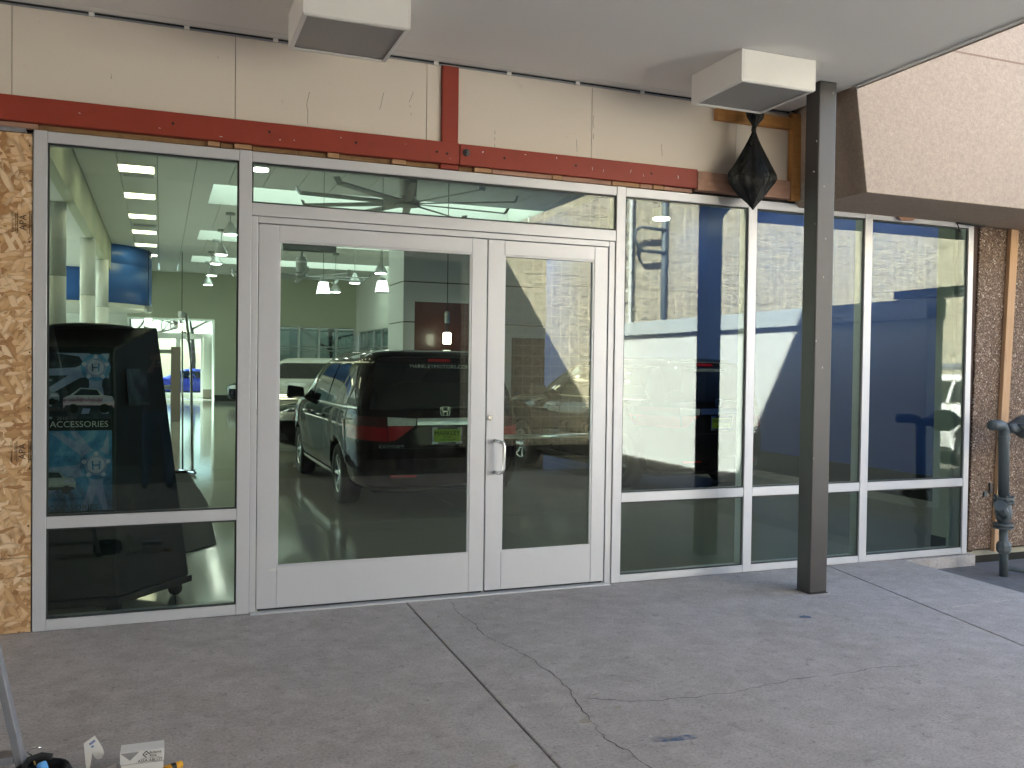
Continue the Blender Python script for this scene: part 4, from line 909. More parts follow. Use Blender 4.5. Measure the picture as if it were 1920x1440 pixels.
def wheelprint(par, cx, cz, s, y):
    for k in range(5):
        a = PI / 2 + k * 2 * PI / 5; b_ = a + PI / 5
        d = Vector((math.cos(b_), math.sin(b_))); t = Vector((-d.y, d.x))
        L = 3.4 * s; pts = [Vector((cx, cz)) + d * (s * .4) + t * (s * .50), Vector((cx, cz)) + d * (s * .4) - t * (s * .50), Vector((cx, cz)) + d * (1.3 * s) - t * (s * .42), Vector((cx, cz)) + d * L - t * (s * .95), Vector((cx, cz)) + d * L - t * (s * .45), Vector((cx, cz)) + d * (1.9 * s), Vector((cx, cz)) + d * L + t * (s * .45), Vector((cx, cz)) + d * L + t * (s * .95), Vector((cx, cz)) + d * (1.3 * s) + t * (s * .42)]
        pts = [(max(-1.045, min(-.292, p.x)), max(par[1], min(par[2], p.y))) for p in pts]
        poly('spoke_print', pts, y, M['post_steel'], par[0])
    disc('hub_print', cx, cz, s, s, y - .0008, M['post_blue'], par[0]); disc('hub_print', cx, cz, s * .86, s * .86, y - .0016, M['post_steel'], par[0], 5, PI / 2)
    disc('hub_print', cx, cz, s * .55, s * .55, y - .0024, M['post_lilac'], par[0])
    # badge in the hub centre
    for dx in (-.2, .2): poly('badge_print', [(cx + (dx - .05) * s, cz - .3 * s), (cx + (dx + .05) * s, cz - .3 * s), (cx + (dx * 1.15 + .05) * s, cz + .3 * s), (cx + (dx * 1.15 - .05) * s, cz + .3 * s)], y - .0032, M['post_blue'], par[0])
    poly('badge_print', [(cx - .2 * s, cz - .05 * s), (cx + .2 * s, cz - .05 * s), (cx + .2 * s, cz + .05 * s), (cx - .2 * s, cz + .05 * s)], y - .0033, M['post_blue'], par[0])
    for k in range(5):
        a = PI / 2 + k * 2 * PI / 5; disc('bolt_print', cx + .80 * s * math.cos(a), cz + .80 * s * math.sin(a), s * .15, s * .15, y - .0032, M['post_lilac'], par[0], 12)
wheelprint((po1, 1.175, 1.62), -.365, 1.535, .082, yf - .0022); wheelprint((po2, .675, 1.15), -.36, .945, .088, yf - .0022)
def carprint(par, cx, cz, s, m, y):
    poly('car_print', [(cx - 1.0 * s, cz - .30 * s), (cx + .98 * s, cz - .30 * s), (cx + 1.0 * s, cz + .05 * s), (cx + .9 * s, cz + .22 * s), (cx + .55 * s, cz + .28 * s), (cx + .35 * s, cz + .55 * s), (cx - .35 * s, cz + .60 * s), (cx - .75 * s, cz + .27 * s), (cx - 1.02 * s, cz + .15 * s)], y, m, par)
    poly('car_print', [(cx - .62 * s, cz + .27 * s), (cx + .45 * s, cz + .27 * s), (cx + .3 * s, cz + .50 * s), (cx - .32 * s, cz + .54 * s)], y - .0008, M['post_dark'], par)
    poly('car_print', [(cx + .50 * s, cz - .02 * s), (cx + .98 * s, cz + .0 * s), (cx + .90 * s, cz + .16 * s), (cx + .55 * s, cz + .18 * s)], y - .0008, M['post_lilac'], par); poly('car_print', [(cx - 1.0 * s, cz - .30 * s), (cx + .98 * s, cz - .30 * s), (cx + .9 * s, cz - .17 * s), (cx - .9 * s, cz - .15 * s)], y - .0008, M['post_dark'], par)
    for dx in (-.62, .60): disc('car_print', cx + dx * s, cz - .30 * s, .2 * s, .2 * s, y - .0012, M['ink'], par, 16)
carprint(po1, -.40, 1.33, .14, M['post_pink'], yf - .006); carprint(po1, -.66, 1.36, .10, M['post_grey'], yf - .006); carprint(po2, -.60, .84, .13, M['post_grey'], yf - .006)
for k in range(4): poly('stripe_print', [(-.80, 1.22 + k * .075), (-.60, 1.225 + k * .075), (-.60, 1.24 + k * .075), (-.80, 1.238 + k * .075)], yf - .0025, M['post_grey'], po1)
poly('caption_band', [(-1.045, 1.172), (-.278, 1.172), (-.279, 1.225), (-1.045, 1.225)], yf - .0075, M['kiosk'], po1)
text('caption', 'ACCESSORIES', .052, (-.452, yf - .0085, 1.192), M['white_print'], po1, ex=.0004)
text('caption', '2010', .03, (-.545, yf - .0085, 1.228), M['grey_print'], po1, ex=.0004)
text('caption', 'ACCESSORIES', .05, (-.50, yf - .009, .69), M['post_dark'], po2, ex=.0004)
obj('side_print', MB().hexa([(-.18, .222, 1.32), (-.06, .36, 1.32), (-.06, .365, 1.30), (-.18, .227, 1.30)], [(-.20, .235, 1.53), (-.09, .36, 1.53), (-.09, .37, 1.51), (-.20, .245, 1.51)]), M['post_dark'], kk)
fm_ = thing('floor_mat', 'charcoal mat lying on the polished floor behind the kiosk', 'mat', (.36, 4.5, 0))
obj('mat_pile', MB().prism([(-.35, 2.0), (.22, 2.05), (.46, 2.35), (.50, 4.75), (.36, 8.1), (-.30, 8.1)], .0, .012), M['mat_rug'], fm_, bevel=.004)
cs = thing('chrome_stand', 'tall thin chrome sign stand behind the kiosk', 'stand', (.38, 7.7, 0))
obj('pole', MB().tube([(.33, 7.7, 2.26), (.40, 7.7, 1.6), (.43, 7.68, .05)], .018, 8), M['chrome'], cs, smooth=True); obj('pole', MB().tube([(.28, 7.72, 2.1), (.30, 7.72, .06)], .012, 8), M['chrome'], cs, smooth=True)
obj('foot', MB().tube([(.27, 7.9, .03), (.46, 7.5, .03)], .022, 8), M['chrome'], cs); obj('foot', MB().tube([(.10, 7.62, .03), (.46, 7.74, .03)], .018, 8), M['black'], cs)
rc = thing('reception_counter', 'taupe counter tower standing far back near the lobby', 'counter', (.1, 20, 0))
q0, q1 = at(321, 650, y=20), at(339, 650, y=20)
obj('tower', MB().box(q0.x, q1.x, 20, 20.8, 0, q0.z), M['brown_desk'], rc, bevel=.01); q2 = at(296, 655, y=20)
obj('side_panel', MB().box(q2.x, q2.x + .06, 20.05, 20.75, 0, q2.z), M['fan'], rc); obj('shelf', MB().box(q2.x + .06, q0.x - .002, 20.05, 20.75, q2.z - .1, q2.z), M['fan'], rc); obj('shelf', MB().box(q2.x + .06, q0.x - .002, 20.05, 20.75, .85, .95), M['fan'], rc)
for px, py, lab in ((278, 587, 'left dark lantern hanging before the lobby'), (341, 597, 'right dark lantern hanging before the lobby')):
    q = at(px, py, y=26); b = thing('dark_lantern', lab, 'pendant light', q, 'dark lanterns before the lobby')
    obj('housing', MB().lathe([(.10, 0), (.12, .02), (.12, .22), (.06, .24)], q, 14), M['fan'], b); obj('lit_tube', MB().lathe([(.10, -.42), (.11, -.40), (.11, -.19), (.10, -.18)], q, 14), M['lamp_warm'], b); obj('stem', MB().tube([q + Vector((0, 0, -.2)), q], .015, 6), M['fan'], b)
    obj('cord', MB().tube([q + Vector((0, 0, .24)), Vector((q.x, q.y, ZC))], .012, 6), M['black'], b)
# ================================================================== VEHICLES
def lerp_tab(tab, z):
    if z <= tab[0][0]: return tab[0][1:]
    for a, b in zip(tab, tab[1:]):
        if z <= b[0]:
            t = (z - a[0]) / (b[0] - a[0]); return tuple(p + (q - p) * t for p, q in zip(a[1:], b[1:]))
    return tab[-1][1:]
# level table: z, rear y, front y, half width  (y runs from the tail towards the nose)
VAN = dict(tab=[(.24, .16, 4.86, .86), (.30, .06, 5.02, .95), (.46, .0, 5.12, .99), (.62, .006, 5.15, 1.0), (.74, .016, 5.14, 1.005), (.90, .042, 5.08, 1.005), (1.00, .066, 4.98, .995), (1.06, .09, 4.80, .985), (1.12, .11, 4.42, .965), (1.16, .12, 4.20, .95),
               (1.30, .17, 3.92, .915), (1.45, .24, 3.60, .865), (1.58, .31, 3.28, .81), (1.66, .37, 3.02, .76), (1.71, .45, 2.78, .70), (1.74, .58, 2.55, .61), (1.757, .9, 2.2, .45)],
           n=6.5, wr=.345, ax=(1.02, 4.06), track=.985, belt=1.10, top=1.60)
SUV = dict(tab=[(.26, .14, 4.60, .84), (.32, .05, 4.74, .92), (.48, .0, 4.80, .95), (.66, .0, 4.82, .965), (.80, .03, 4.80, .97), (.95, .05, 4.74, .965), (1.06, .07, 4.55, .95), (1.12, .08, 4.20, .94), (1.17, .10, 3.62, .925), (1.22, .12, 3.42, .91),
               (1.36, .18, 3.16, .87), (1.50, .26, 2.88, .82), (1.60, .33, 2.66, .77), (1.67, .42, 2.44, .71), (1.71, .56, 2.22, .62), (1.73, .85, 1.95, .48)],
           n=6, wr=.36, ax=(.95, 3.72), track=.955, belt=1.16, top=1.60)
SEDAN = dict(tab=[(.20, .14, 4.46, .78), (.26, .05, 4.60, .86), (.42, .0, 4.66, .89), (.58, .0, 4.68, .90), (.74, .03, 4.60, .895), (.84, .08, 4.38, .88), (.92, .2, 3.9, .86), (.96, .45, 3.40, .84),
                  (1.10, .75, 3.05, .78), (1.25, 1.05, 2.72, .70), (1.36, 1.3, 2.45, .62), (1.42, 1.5, 2.25, .55), (1.44, 1.75, 2.05, .42)],
             n=5.5, wr=.32, ax=(.95, 3.65), track=.885, belt=.96, top=1.34)
def car(name, spec, paint, label, loc, rz, rear=True, front=True, cat='car', group=None, scale_z=1):
    root = thing(name, label, cat, loc, group, rz); tab, n = spec['tab'], spec['n']
    def lv(z): return lerp_tab(tab, z)
    def side(y, z, s, off=0):
        r, f, w_ = lv(z); c, L = (r + f) / 2, (f - r) / 2; t = min(1, abs((y - c) / L)); return Vector((s * (w_ * (1 - t ** n) ** (1 / n) + off), y, z))
    def end(x, z, rearq, off=0):
        r, f, w_ = lv(z); c, L = (r + f) / 2, (f - r) / 2; t = min(.9995, abs(x / w_)); k = L * (1 - t ** n) ** (1 / n)
        return Vector((x, c - k - off if rearq else c + k + off, z))
    # body: stacked rounded plan outlines, closed, wheel wells cut out
    NS = 96; zs = []
    for a, b in zip(tab, tab[1:]):
        m = max(1, round((b[0] - a[0]) / .035)); zs += [a[0] + (b[0] - a[0]) * k / m for k in range(m)]
    zs.append(tab[-1][0]); vs = []
    for z in zs:
        r, f, w_ = lv(z); c, L = (r + f) / 2, (f - r) / 2
        for k in range(NS):
            a = 2 * PI * k / NS; ca, sa = math.cos(a), math.sin(a)
            vs.append((w_ * math.copysign(abs(ca) ** (2 / n), ca), c + L * math.copysign(abs(sa) ** (2 / n), sa), z))
    m = len(zs)
    fs = [(i * NS + k, i * NS + (k + 1) % NS, (i + 1) * NS + (k + 1) % NS, (i + 1) * NS + k) for i in range(m - 1) for k in range(NS)] + [tuple(range(NS))[::-1], tuple((m - 1) * NS + k for k in range(NS))]
    body = obj('body', MB().add(vs, fs), paint, root, local=True, smooth=True)
    wr = spec['wr']; cut = MB()
    for y in spec['ax']:
        for s in (-1, 1):
            c1 = MB().lathe([(wr + .055, -.36), (wr + .055, .2)], (0, 0, 0), 30, 'x'); c1.xf(Matrix.Translation((s * spec['track'] if s > 0 else -spec['track'], y, wr)) @ Matrix.Scale(s, 4, (1, 0, 0)))
            cut.add(c1.v, c1.f)
    cu = obj('cutter', cut, paint, root, local=True)
    bo = body.modifiers.new('cut', 'BOOLEAN'); bo.object = cu; bo.operation = 'DIFFERENCE'; bo.solver = 'EXACT'
    baked(body); bpy.data.objects.remove(cu)
    obj('underbody', MB().box(-.7, .7, .4, tab[3][2] - .3, .2, .5), M['black'], root, local=True)
    def patch(nm, fn, q, mat, nu=10, nv=6, off=.006, par=None, th=0, **kw):
        # q: four (a, z) corners, bilinear; fn(a, z, off)
        (a0, z0), (a1, z1), (a2, z2), (a3, z3) = q
        def P(u, v):
            a = (a0 * (1 - u) + a1 * u) * (1 - v) + (a3 * (1 - u) + a2 * u) * v; z = (z0 * (1 - u) + z1 * u) * (1 - v) + (z3 * (1 - u) + z2 * u) * v
            return fn(a, z, off)
        return obj(nm, MB().grid(P, nu, nv), mat, par or root, local=True, smooth=True, **kw)
    b, t = spec['belt'], spec['top']; ln = tab[3][2]
    fr_b, fr_t, re_b, re_t = lv(b + .06)[1], lv(t)[1], lv(b + .06)[0], lv(t)[0]
    for s in (-1, 1):
        S_ = lambda y, z, o, s=s: side(y, z, s, o)
        ye = lambda z: lv(z)[1] - .16
        g0, g1, g2 = re_b + .30, re_b + .30 + (fr_b - re_b) * .34, re_b + .30 + (fr_b - re_b) * .62
        e0, e1, e2 = re_t + .34, re_t + .30 + (fr_t - re_t) * .40, re_t + .30 + (fr_t - re_t) * .76
        zb, zt = b + .035, t - .015
        patch('side_window', S_, [(g0, zb + .01), (g1 - .04, zb), (e1 - .06, zt), (e0 + .06, zt - .02)], M['car_glass'])
        patch('side_window', S_, [(g1 + .04, zb), (g2 - .04, zb), (e2 - .05, zt), (e1 + .03, zt)], M['car_glass'])
        patch('side_window', S_, [(g2 + .04, zb), (fr_b - .26, zb), (fr_t - .12, zt), (e2 + .03, zt)], M['car_glass'])
        patch('window_trim', S_, [(g0 - .05, zb - .028), (fr_b - .15, zb - .028), (fr_b - .15, zb - .010), (g0 - .05, zb - .010)], M['chrome'], 20, 1, .008)
        patch('window_trim', S_, [(g0 + .02, zt + .012), (fr_t - .10, zt + .012), (fr_t - .10, zt + .026), (g0 + .02, zt + .026)], M['chrome_soft'], 20, 1, .006)
        for yy in (g1, g2, fr_b - .08): patch('door_seam', S_, [(yy - .006, .34), (yy + .006, .34), (yy + .006, zb - .03), (yy - .006, zb - .03)], M['black'], 1, 12, .002)
        if spec is VAN: patch('door_track', S_, [(.35, .985), (g1, .985), (g1, 1.0), (.35, 1.0)], M['black'], 12, 1, .004)
        for yy in (g1 + .18, g2 + .18): 
            h = side(yy, b - .14, s, 0); obj('door_handle', MB().tube([h + Vector((0, -.11, 0)), h + Vector((s * .04, -.08, .005)), h + Vector((s * .04, .08, .005)), h + Vector((0, .11, 0))], .014, 8), M['chrome'], root, local=True, smooth=True)
        patch('sill_strip', S_, [(spec['ax'][0] + .45, .30), (spec['ax'][1] - .45, .30), (spec['ax'][1] - .45, .345), (spec['ax'][0] + .45, .345)], M['chrome_soft'] if spec is VAN else M['black'], 10, 1, .012)
        mp = side(fr_b - .42, b + .05, s, .0)
        mm = obj('wing_mirror', MB().hexa([mp + Vector((s * x, y, z)) for x, y, z in ((.02, -.05, -.04), (.27, -.06, -.05), (.27, .06, -.03), (.02, .05, -.03))], [mp + Vector((s * x, y, z)) for x, y, z in ((.03, -.05, .10), (.26, -.06, .14), (.25, .05, .12), (.03, .05, .09))]), M['black'], root, local=True, bevel=.025, smooth=True)
    for y in spec['ax']:
        for s in (-1, 1):
            tr = spec['track']; ox = s * (tr - .225)
            prof = [(wr * .62, 0), (wr * .93, 0), (wr, .03), (wr, .19), (wr * .93, .22), (wr * .66, .22), (wr * .62, .19)]
            tm = MB().lathe([(r, h) for r, h in prof], (0, 0, 0), 40, 'x'); tm.f = tm.f[:-2]; k = len(prof)
            tm.f += [((k - 1) * 40 + q, (k - 1) * 40 + (q + 1) % 40, (q + 1) % 40, q) for q in range(40)]
            tm.xf(Matrix.Translation((ox, y, wr + .002)) @ Matrix.Scale(s, 4, (1, 0, 0)))
            wl = obj('wheel', tm, M['tyre'], root, local=True, bevel=0, smooth=True)
            rm = MB().lathe([(wr * .66, .02), (wr * .66, .205), (wr * .62, .212), (wr * .58, .20), (wr * .57, .10), (.03, .09)], (0, 0, 0), 32, 'x')
            for q in range(7):
                a = 2 * PI * q / 7; d = Vector((0, math.cos(a), math.sin(a))); e = Vector((0, -math.sin(a), math.cos(a)))
                rm.hexa([d * .04 - e * .028 + Vector((.12, 0, 0)), d * .04 + e * .028 + Vector((.12, 0, 0)), d * wr * .6 + e * .020 + Vector((.12, 0, 0)), d * wr * .6 - e * .020 + Vector((.12, 0, 0))], [d * .04 - e * .024 + Vector((.19, 0, 0)), d * .04 + e * .024 + Vector((.19, 0, 0)), d * wr * .6 + e * .016 + Vector((.205, 0, 0)), d * wr * .6 - e * .016 + Vector((.205, 0, 0))])
            rm.lathe([(.055, .12), (.05, .195), (.03, .2)], (0, 0, 0), 16, 'x')
            rm.xf(Matrix.Translation((ox, y, wr + .002)) @ Matrix.Scale(s, 4, (1, 0, 0)))
            obj('rim', rm, M['rim'], wl, local=True); dk = MB().lathe([(wr * .57, .07), (wr * .57, .09)], (0, 0, 0), 24, 'x'); dk.xf(Matrix.Translation((ox, y, wr + .002)) @ Matrix.Scale(s, 4, (1, 0, 0))); obj('brake_disc', dk, M['black'], wl, local=True)
    RE = lambda x, z, o: end(x, z, True, o)
    FE = lambda x, z, o: end(x, z, False, o)
    W_b = lv(b)[2]
    # rear
    q = b + .005
    patch('rear_window', RE, [(-W_b * .82, q), (W_b * .82, q), (lv(t)[2] * .86, t), (-lv(t)[2] * .86, t)], M['car_glass'], 20, 8, .008)
    patch('tailgate_seam', RE, [(-W_b * .93, b - .34), (-W_b * .93 + .012, b - .34), (-W_b * .915, q + .3), (-W_b * .925, q + .3)], M['black'], 1, 10, .003)
    patch('bumper_seam', RE, [(-W_b * .9, b - .40), (W_b * .9, b - .40), (W_b * .9, b - .392), (-W_b * .9, b - .392)], M['black'], 20, 1, .003)
    zl = b - .06
    for s in (-1, 1):
        X = lambda v: s * v * W_b
        patch('tail_light', RE, [(X(1.012), zl - .245), (X(.66), zl - .265), (X(.66), zl - .12), (X(1.012), zl - .10)], M['red_lens'], 14, 4, .012, label='red tail light lens')
        patch('tail_light', RE, [(X(1.012), zl - .098), (X(.66), zl - .118), (X(.66), zl - .01), (X(1.005), zl + .0)], M['smoke_lens'], 14, 4, .013)
        patch('tail_light', RE, [(X(.65), zl - .265), (X(.56), zl - .245), (X(.36), zl - .105), (X(.65), zl - .105)], M['red_lens'], 8, 4, .012)
        patch('tail_light', RE, [(X(.65), zl - .10), (X(.35), zl - .10), (X(.33), zl - .025), (X(.65), zl - .01)], M['clear_lens'], 8, 3, .014)
        patch('bumper_reflector', RE, [(X(.62), .40), (X(.34), .40), (X(.34), .425), (X(.62), .425)], M['red_lens'], 8, 1, .006)
    patch('chrome_strip', RE, [(-.33 * W_b, zl - .095), (.33 * W_b, zl - .095), (.325 * W_b, zl - .02), (-.325 * W_b, zl - .02)], M['chrome_soft'], 14, 3, .022)
    patch('plate_recess', RE, [(-.30, zl - .30), (.30, zl - .30), (.36, zl - .10), (-.36, zl - .10)], paint, 10, 4, .002)
    patch('brake_light', RE, [(-.13, t + .02), (.13, t + .02), (.12, t + .05), (-.12, t + .05)], M['red_lens'], 8, 2, .012)
    patch('spoiler_lip', RE, [(-.55, t + .062), (.55, t + .062), (.50, t + .075), (-.50, t + .075)], M['black'], 12, 1, .02)
    if rear:
        p0 = end(0, zl - .20, True, .026); yy = p0.y; zc = zl - .205
        pl = obj('licence_plate', MB().box(-.155, .155, yy - .004, yy, zc - .078, zc + .078), M['plate_green'], root, local=True, bevel=.003, label='lime green dealer plate')
        for a0, a1, c0, c1 in ((-.168, .168, zc - .092, zc - .066), (-.168, .168, zc + .068, zc + .092), (-.168, -.15, zc - .066, zc + .068), (.15, .168, zc - .066, zc + .068)):
            obj('plate_frame', MB().box(a0, a1, yy - .008, yy - .0005, c0, c1), M['chrome'], pl, local=True, bevel=.002)
        for a0, a1, zz in ((-.11, .11, zc + .080), (-.10, .10, zc - .079)): obj('frame_band', MB().box(a0, a1, yy - .0095, yy - .0082, zz - .009, zz + .009), M['ink'], pl, local=True)
        text('plate_text', 'MARKLEY', .066, (0, yy - .0052, zc + .022), M['ink'], pl, local=True, sx=1.0); text('plate_text', 'MOTORS', .022, (0, yy - .0052, zc - .018), M['ink'], pl, local=True); text('plate_text', 'FORT COLLINS', .026, (.01, yy - .0052, zc - .045), M['ink'], pl, local=True)
        p1 = end(0, t - .01, True, .018); sl = (end(0, t - .06, True).y - end(0, t, True).y) / -.06
        text('window_decal', 'MARKLEYMOTORS.COM', .062, (0, p1.y - .012, t - .035), M['decal'], root, Matrix.Rotation(-math.atan(sl), 4, 'X'), local=True, sx=1.02)
        # square badge: rounded frame with an H of bars
        e = end(0, b - .01, True, .012); ey, ez = e.y, b - .015
        bd_ = obj('badge', MB().prism_y([(-.040, ez - .042), (.040, ez - .042), (.050, ez - .02), (.054, ez + .042), (.045, ez + .05), (-.045, ez + .05), (-.054, ez + .042), (-.050, ez - .02)], ey - .004, ey), M['black'], root, local=True)
        ring = [(-.040, ez - .042), (.040, ez - .042), (.050, ez - .02), (.054, ez + .042), (.045, ez + .05), (-.045, ez + .05), (-.054, ez + .042), (-.050, ez - .02)]
        mb = MB()
        for a, c in zip(ring, ring[1:] + ring[:1]): mb.bar((a[0], ey - .007, a[1]), (c[0], ey - .007, c[1]), .008, .008, (0, 1, 0))
        for s in (-1, 1): mb.bar((s * .020, ey - .007, ez - .036), (s * .033, ey - .007, ez + .043), .012, .008, (0, 1, 0))
        mb.bar((-.026, ey - .007, ez + .003), (.026, ey - .007, ez + .003), .013, .008, (0, 1, 0))
        obj('badge_bars', mb, M['chrome'], bd_, local=True)
        if spec is VAN:
            e = end(-.60, zl - .32, True, .012); text('model_script', 'ODYSSEY', .042, (-.60, e.y - .004, zl - .315), M['chrome'], root, Matrix.Rotation(-.10, 4, 'Z'), local=True, sx=1.5, ex=.002)
        wv = end(0, b + .04, True, .02)
        obj('rear_wiper', MB().tube([(0, wv.y, b - .0), (.08, wv.y - .004, b + .02), (.42, wv.y + .02, b + .035)], .008, 6), M['black'], root, local=True)
    # front
    zh = b - .30 if spec is not SEDAN else b - .30
    patch('windscreen', lambda x, z, o: end(x, z, False, o), [(-W_b * .84, b + .09), (W_b * .84, b + .09), (lv(t)[2] * .86, t), (-lv(t)[2] * .86, t)], M['car_glass'], 20, 8, .006)
    if front:
        for s in (-1, 1):
            X = lambda v: s * v * W_b
            patch('headlight', FE, [(X(1.01), zh - .02), (X(.56), zh - .03), (X(.50), zh + .10), (X(1.0), zh + .13)], M['clear_lens'], 14, 5, .012)
            patch('indicator', FE, [(X(1.015), zh + .0), (X(.93), zh - .01), (X(.93), zh + .09), (X(1.01), zh + .11)], M['amber_lens'], 8, 3, .016)
            patch('fog_recess', FE, [(X(.85), zh - .36), (X(.60), zh - .36), (X(.60), zh - .24), (X(.85), zh - .24)], M['black'], 8, 3, .006)
        patch('grille', FE, [(-.44 * W_b, zh - .04), (.44 * W_b, zh - .04), (.46 * W_b, zh + .09), (-.46 * W_b, zh + .09)], M['black'], 14, 4, .008)
        for k in range(3): patch('grille_bar', FE, [(-.44 * W_b, zh - .02 + k * .04), (.44 * W_b, zh - .02 + k * .04), (.44 * W_b, zh - .004 + k * .04), (-.44 * W_b, zh - .004 + k * .04)], M['chrome'], 14, 1, .018)
        patch('lower_grille', FE, [(-.55 * W_b, zh - .40), (.55 * W_b, zh - .40), (.5 * W_b, zh - .24), (-.5 * W_b, zh - .24)], M['black'], 14, 3, .006)
    return root
car('minivan', VAN, M['p_maroon'], 'dark maroon minivan with a lime plate seen through the left door leaf', (2.845, 3.33, 0), 0, cat='van')
car('parked_suv', SUV, M['p_black'], 'black sport utility car parked behind the reflection right of the doors', (6.66, 3.85, .0), .10, cat='car', group='cars parked in the showroom')
car('parked_suv', SUV, M['p_silver'], 'pale silver sport utility car facing out left of the minivan', (4.05, 17.9, 0), PI - .33, rear=False, cat='car', group='cars parked in the showroom')
car('parked_sedan', SEDAN, M['p_black'], 'dark low car with its nose showing between the minivan and the silver car', (6.42, 10.35, 0), PI / 2 + .04, rear=False, cat='car', group='cars parked in the showroom')
car('parked_sedan', SEDAN, M['p_black'], 'black car far back beside the sage wall', (7.0, 29.4, 0), PI / 2, rear=False, cat='car', group='cars parked in the showroom')
car('parked_sedan', SEDAN, M['p_blue'], 'blue car parked outside the lobby doors', (3.4, 42, -.165), PI / 2, rear=False, cat='car', group='cars parked outside the lobby')
tk = car('utility_truck', SUV, M['p_white'], 'white utility truck with a roof rack across the courtyard', (14.4, -5.2, -.165), PI + .2, rear=False, cat='truck')
for yy in (.9, 1.5, 2.1): obj('rack_bar', MB().box(-.7, .7, yy - .03, yy + .03, 1.86, 1.92), M['galv'], tk, local=True)
for s in (-1, 1): obj('rack_rail', MB().box(s * .62 - .03, s * .62 + .03, .6, 2.4, 1.80, 1.86), M['galv'], tk, local=True); obj('rack_leg', MB().box(s * .62 - .02, s * .62 + .02, 1.0, 1.06, 1.70, 1.80), M['galv'], tk, local=True)
# ================================================================== TOOLS AT THE LOWER LEFT
ld = thing('step_ladder', 'aluminium step ladder whose foot shows at the left edge', 'ladder', (-.5, -2.1, 0))
a0, a1 = Vector((-.452, -2.1, .0)), Vector((-.86, -2.1, 2.1))
obj('rail', MB().bar(a0, a1, .028, .065, (0, 1, 0)), M['galv'], ld, bevel=.004)
obj('rail', MB().bar(a0 + Vector((-.75, 0, 0)), a1 + Vector((-.15, 0, 0)), .028, .065, (0, 1, 0)), M['galv'], ld, bevel=.004)
for k in range(6):
    t_ = .055 + k * .17; p, q = a0.lerp(a1, t_), (a0 + Vector((-.75, 0, 0))).lerp(a1 + Vector((-.15, 0, 0)), t_)
    obj('step', MB().box(q.x, p.x - .016, -2.135, -2.065, p.z - .012, p.z + .015), M['galv'], ld, bevel=.003)
for q in (a0, a0 + Vector((-.75, 0, 0))): obj('foot', MB().box(q.x - .025, q.x + .025, -2.145, -2.055, 0, .03), M['black'], ld, bevel=.004)
bx = thing('lock_carton', 'open white lock carton with a grey triangle printed on its lid', 'box', (-.06, -2.15, 0))
R0 = Matrix.Translation((-.058, -2.15, 0)) @ Matrix.Rotation(-.02, 4, 'Z')
def bxm(x0, x1, y0, y1, z0, z1): return MB().box(x0, x1, y0, y1, z0, z1).xf(R0)
obj('carton_tray', bxm(-.072, .076, .004, .075, .0, .048), M['card'], bx); 
obj('carton_lid', bxm(-.076, .076, -.002, .001, .052, .097), M['card'], bx, bevel=.001); obj('carton_lid', bxm(-.076, .076, .001, .080, .094, .097), M['card'], bx, bevel=.001); obj('carton_lid', bxm(.0755, .0785, -.001, .080, .052, .096), M['card'], bx)
obj('lid_print', MB().prism_y([(-.074, .096), (-.008, .096), (-.041, .066)], -.0028, -.0021).xf(R0), M['grey_print'], bx)
mb = text_mb('Adams', .0155, .0003).xf(R0 @ Matrix.Translation((.048, -.0026, .088)) @ FACE); obj('carton_text', mb, M['ink'], bx)
mb = text_mb('Rite', .0155, .0003).xf(R0 @ Matrix.Translation((.040, -.0026, .076)) @ FACE); obj('carton_text', mb, M['ink'], bx)
mb = text_mb('ASSA ABLOY', .0155, .0003).xf(R0 @ Matrix.Translation((.030, -.0026, .059)) @ FACE); obj('carton_text', mb, M['ink'], bx)
obj('carton_rule', MB().box(-.002, .066, -.0026, -.0021, .0675, .0682).xf(R0), M['ink'], bx)
mb = MB()
for k in range(4):
    a, c = k * PI / 2, (k + 1) * PI / 2
    if k != 3: mb.bar((.016 + .012 * math.cos(a), -.0026, .083 + .012 * math.sin(a)), (.016 + .012 * math.cos(c), -.0026, .083 + .012 * math.sin(c)), .003, .001, (0, 1, 0))
mb.bar((.013, -.0026, .083), (.020, -.0026, .083), .004, .001, (0, 1, 0)); obj('carton_logo', mb.xf(R0), M['ink'], bx)
fp = thing('carton_flap', 'torn white carton flap standing left of the lock carton', 'cardboard', (-.2, -2.08, 0))
def flapmb(pts, th=.0015): return MB().prism_y(pts, -2.085, -2.085 + th)
obj('flap_sheet', flapmb([(-.262, .128), (-.224, .153), (-.205, .118), (-.196, .100), (-.192, .080), (-.200, .062), (-.214, .060), (-.226, .072), (-.232, .090), (-.245, .0), (-.252, .0)]), M['card'], fp)
obj('flap_print', MB().prism_y([(-.245, .125), (-.226, .139), (-.221, .131), (-.240, .117)], -2.0862, -2.0855), M['post_steel'], fp); obj('flap_print', MB().prism_y([(-.238, .112), (-.230, .118), (-.226, .113), (-.233, .107)], -2.0862, -2.0855), M['post_blue'], fp)
obj('base_sheet', MB().add([(-.235, -2.085, .003), (-.15, -2.09, .038), (-.14, -2.2, .01), (-.235, -2.2, .003)], [(0, 1, 2, 3)]), M['card'], fp)
tbg = thing('tool_bag', 'black open tool bag with a blue handle beside the ladder foot', 'bag', (-.39, -2.16, 0))
mb = MB(); pr_ = [(.085, 0), (.10, .02), (.098, .07), (.085, .10), (.078, .098), (.07, .06), (.02, .05)]
mb.lathe(pr_, (0, 0, 0), 20).xf(Matrix.Translation((-.395, -2.19, 0)) @ Matrix.Scale(1.1, 4, (1, 0, 0)))
obj('bag_shell', mb, M['cloth'], tbg, smooth=True)
obj('rolled_handle', MB().tube([(-.455, -2.16, .09), (-.44, -2.13, .112), (-.40, -2.12, .118), (-.365, -2.125, .110)], .011, 8), M['cloth'], tbg, smooth=True)
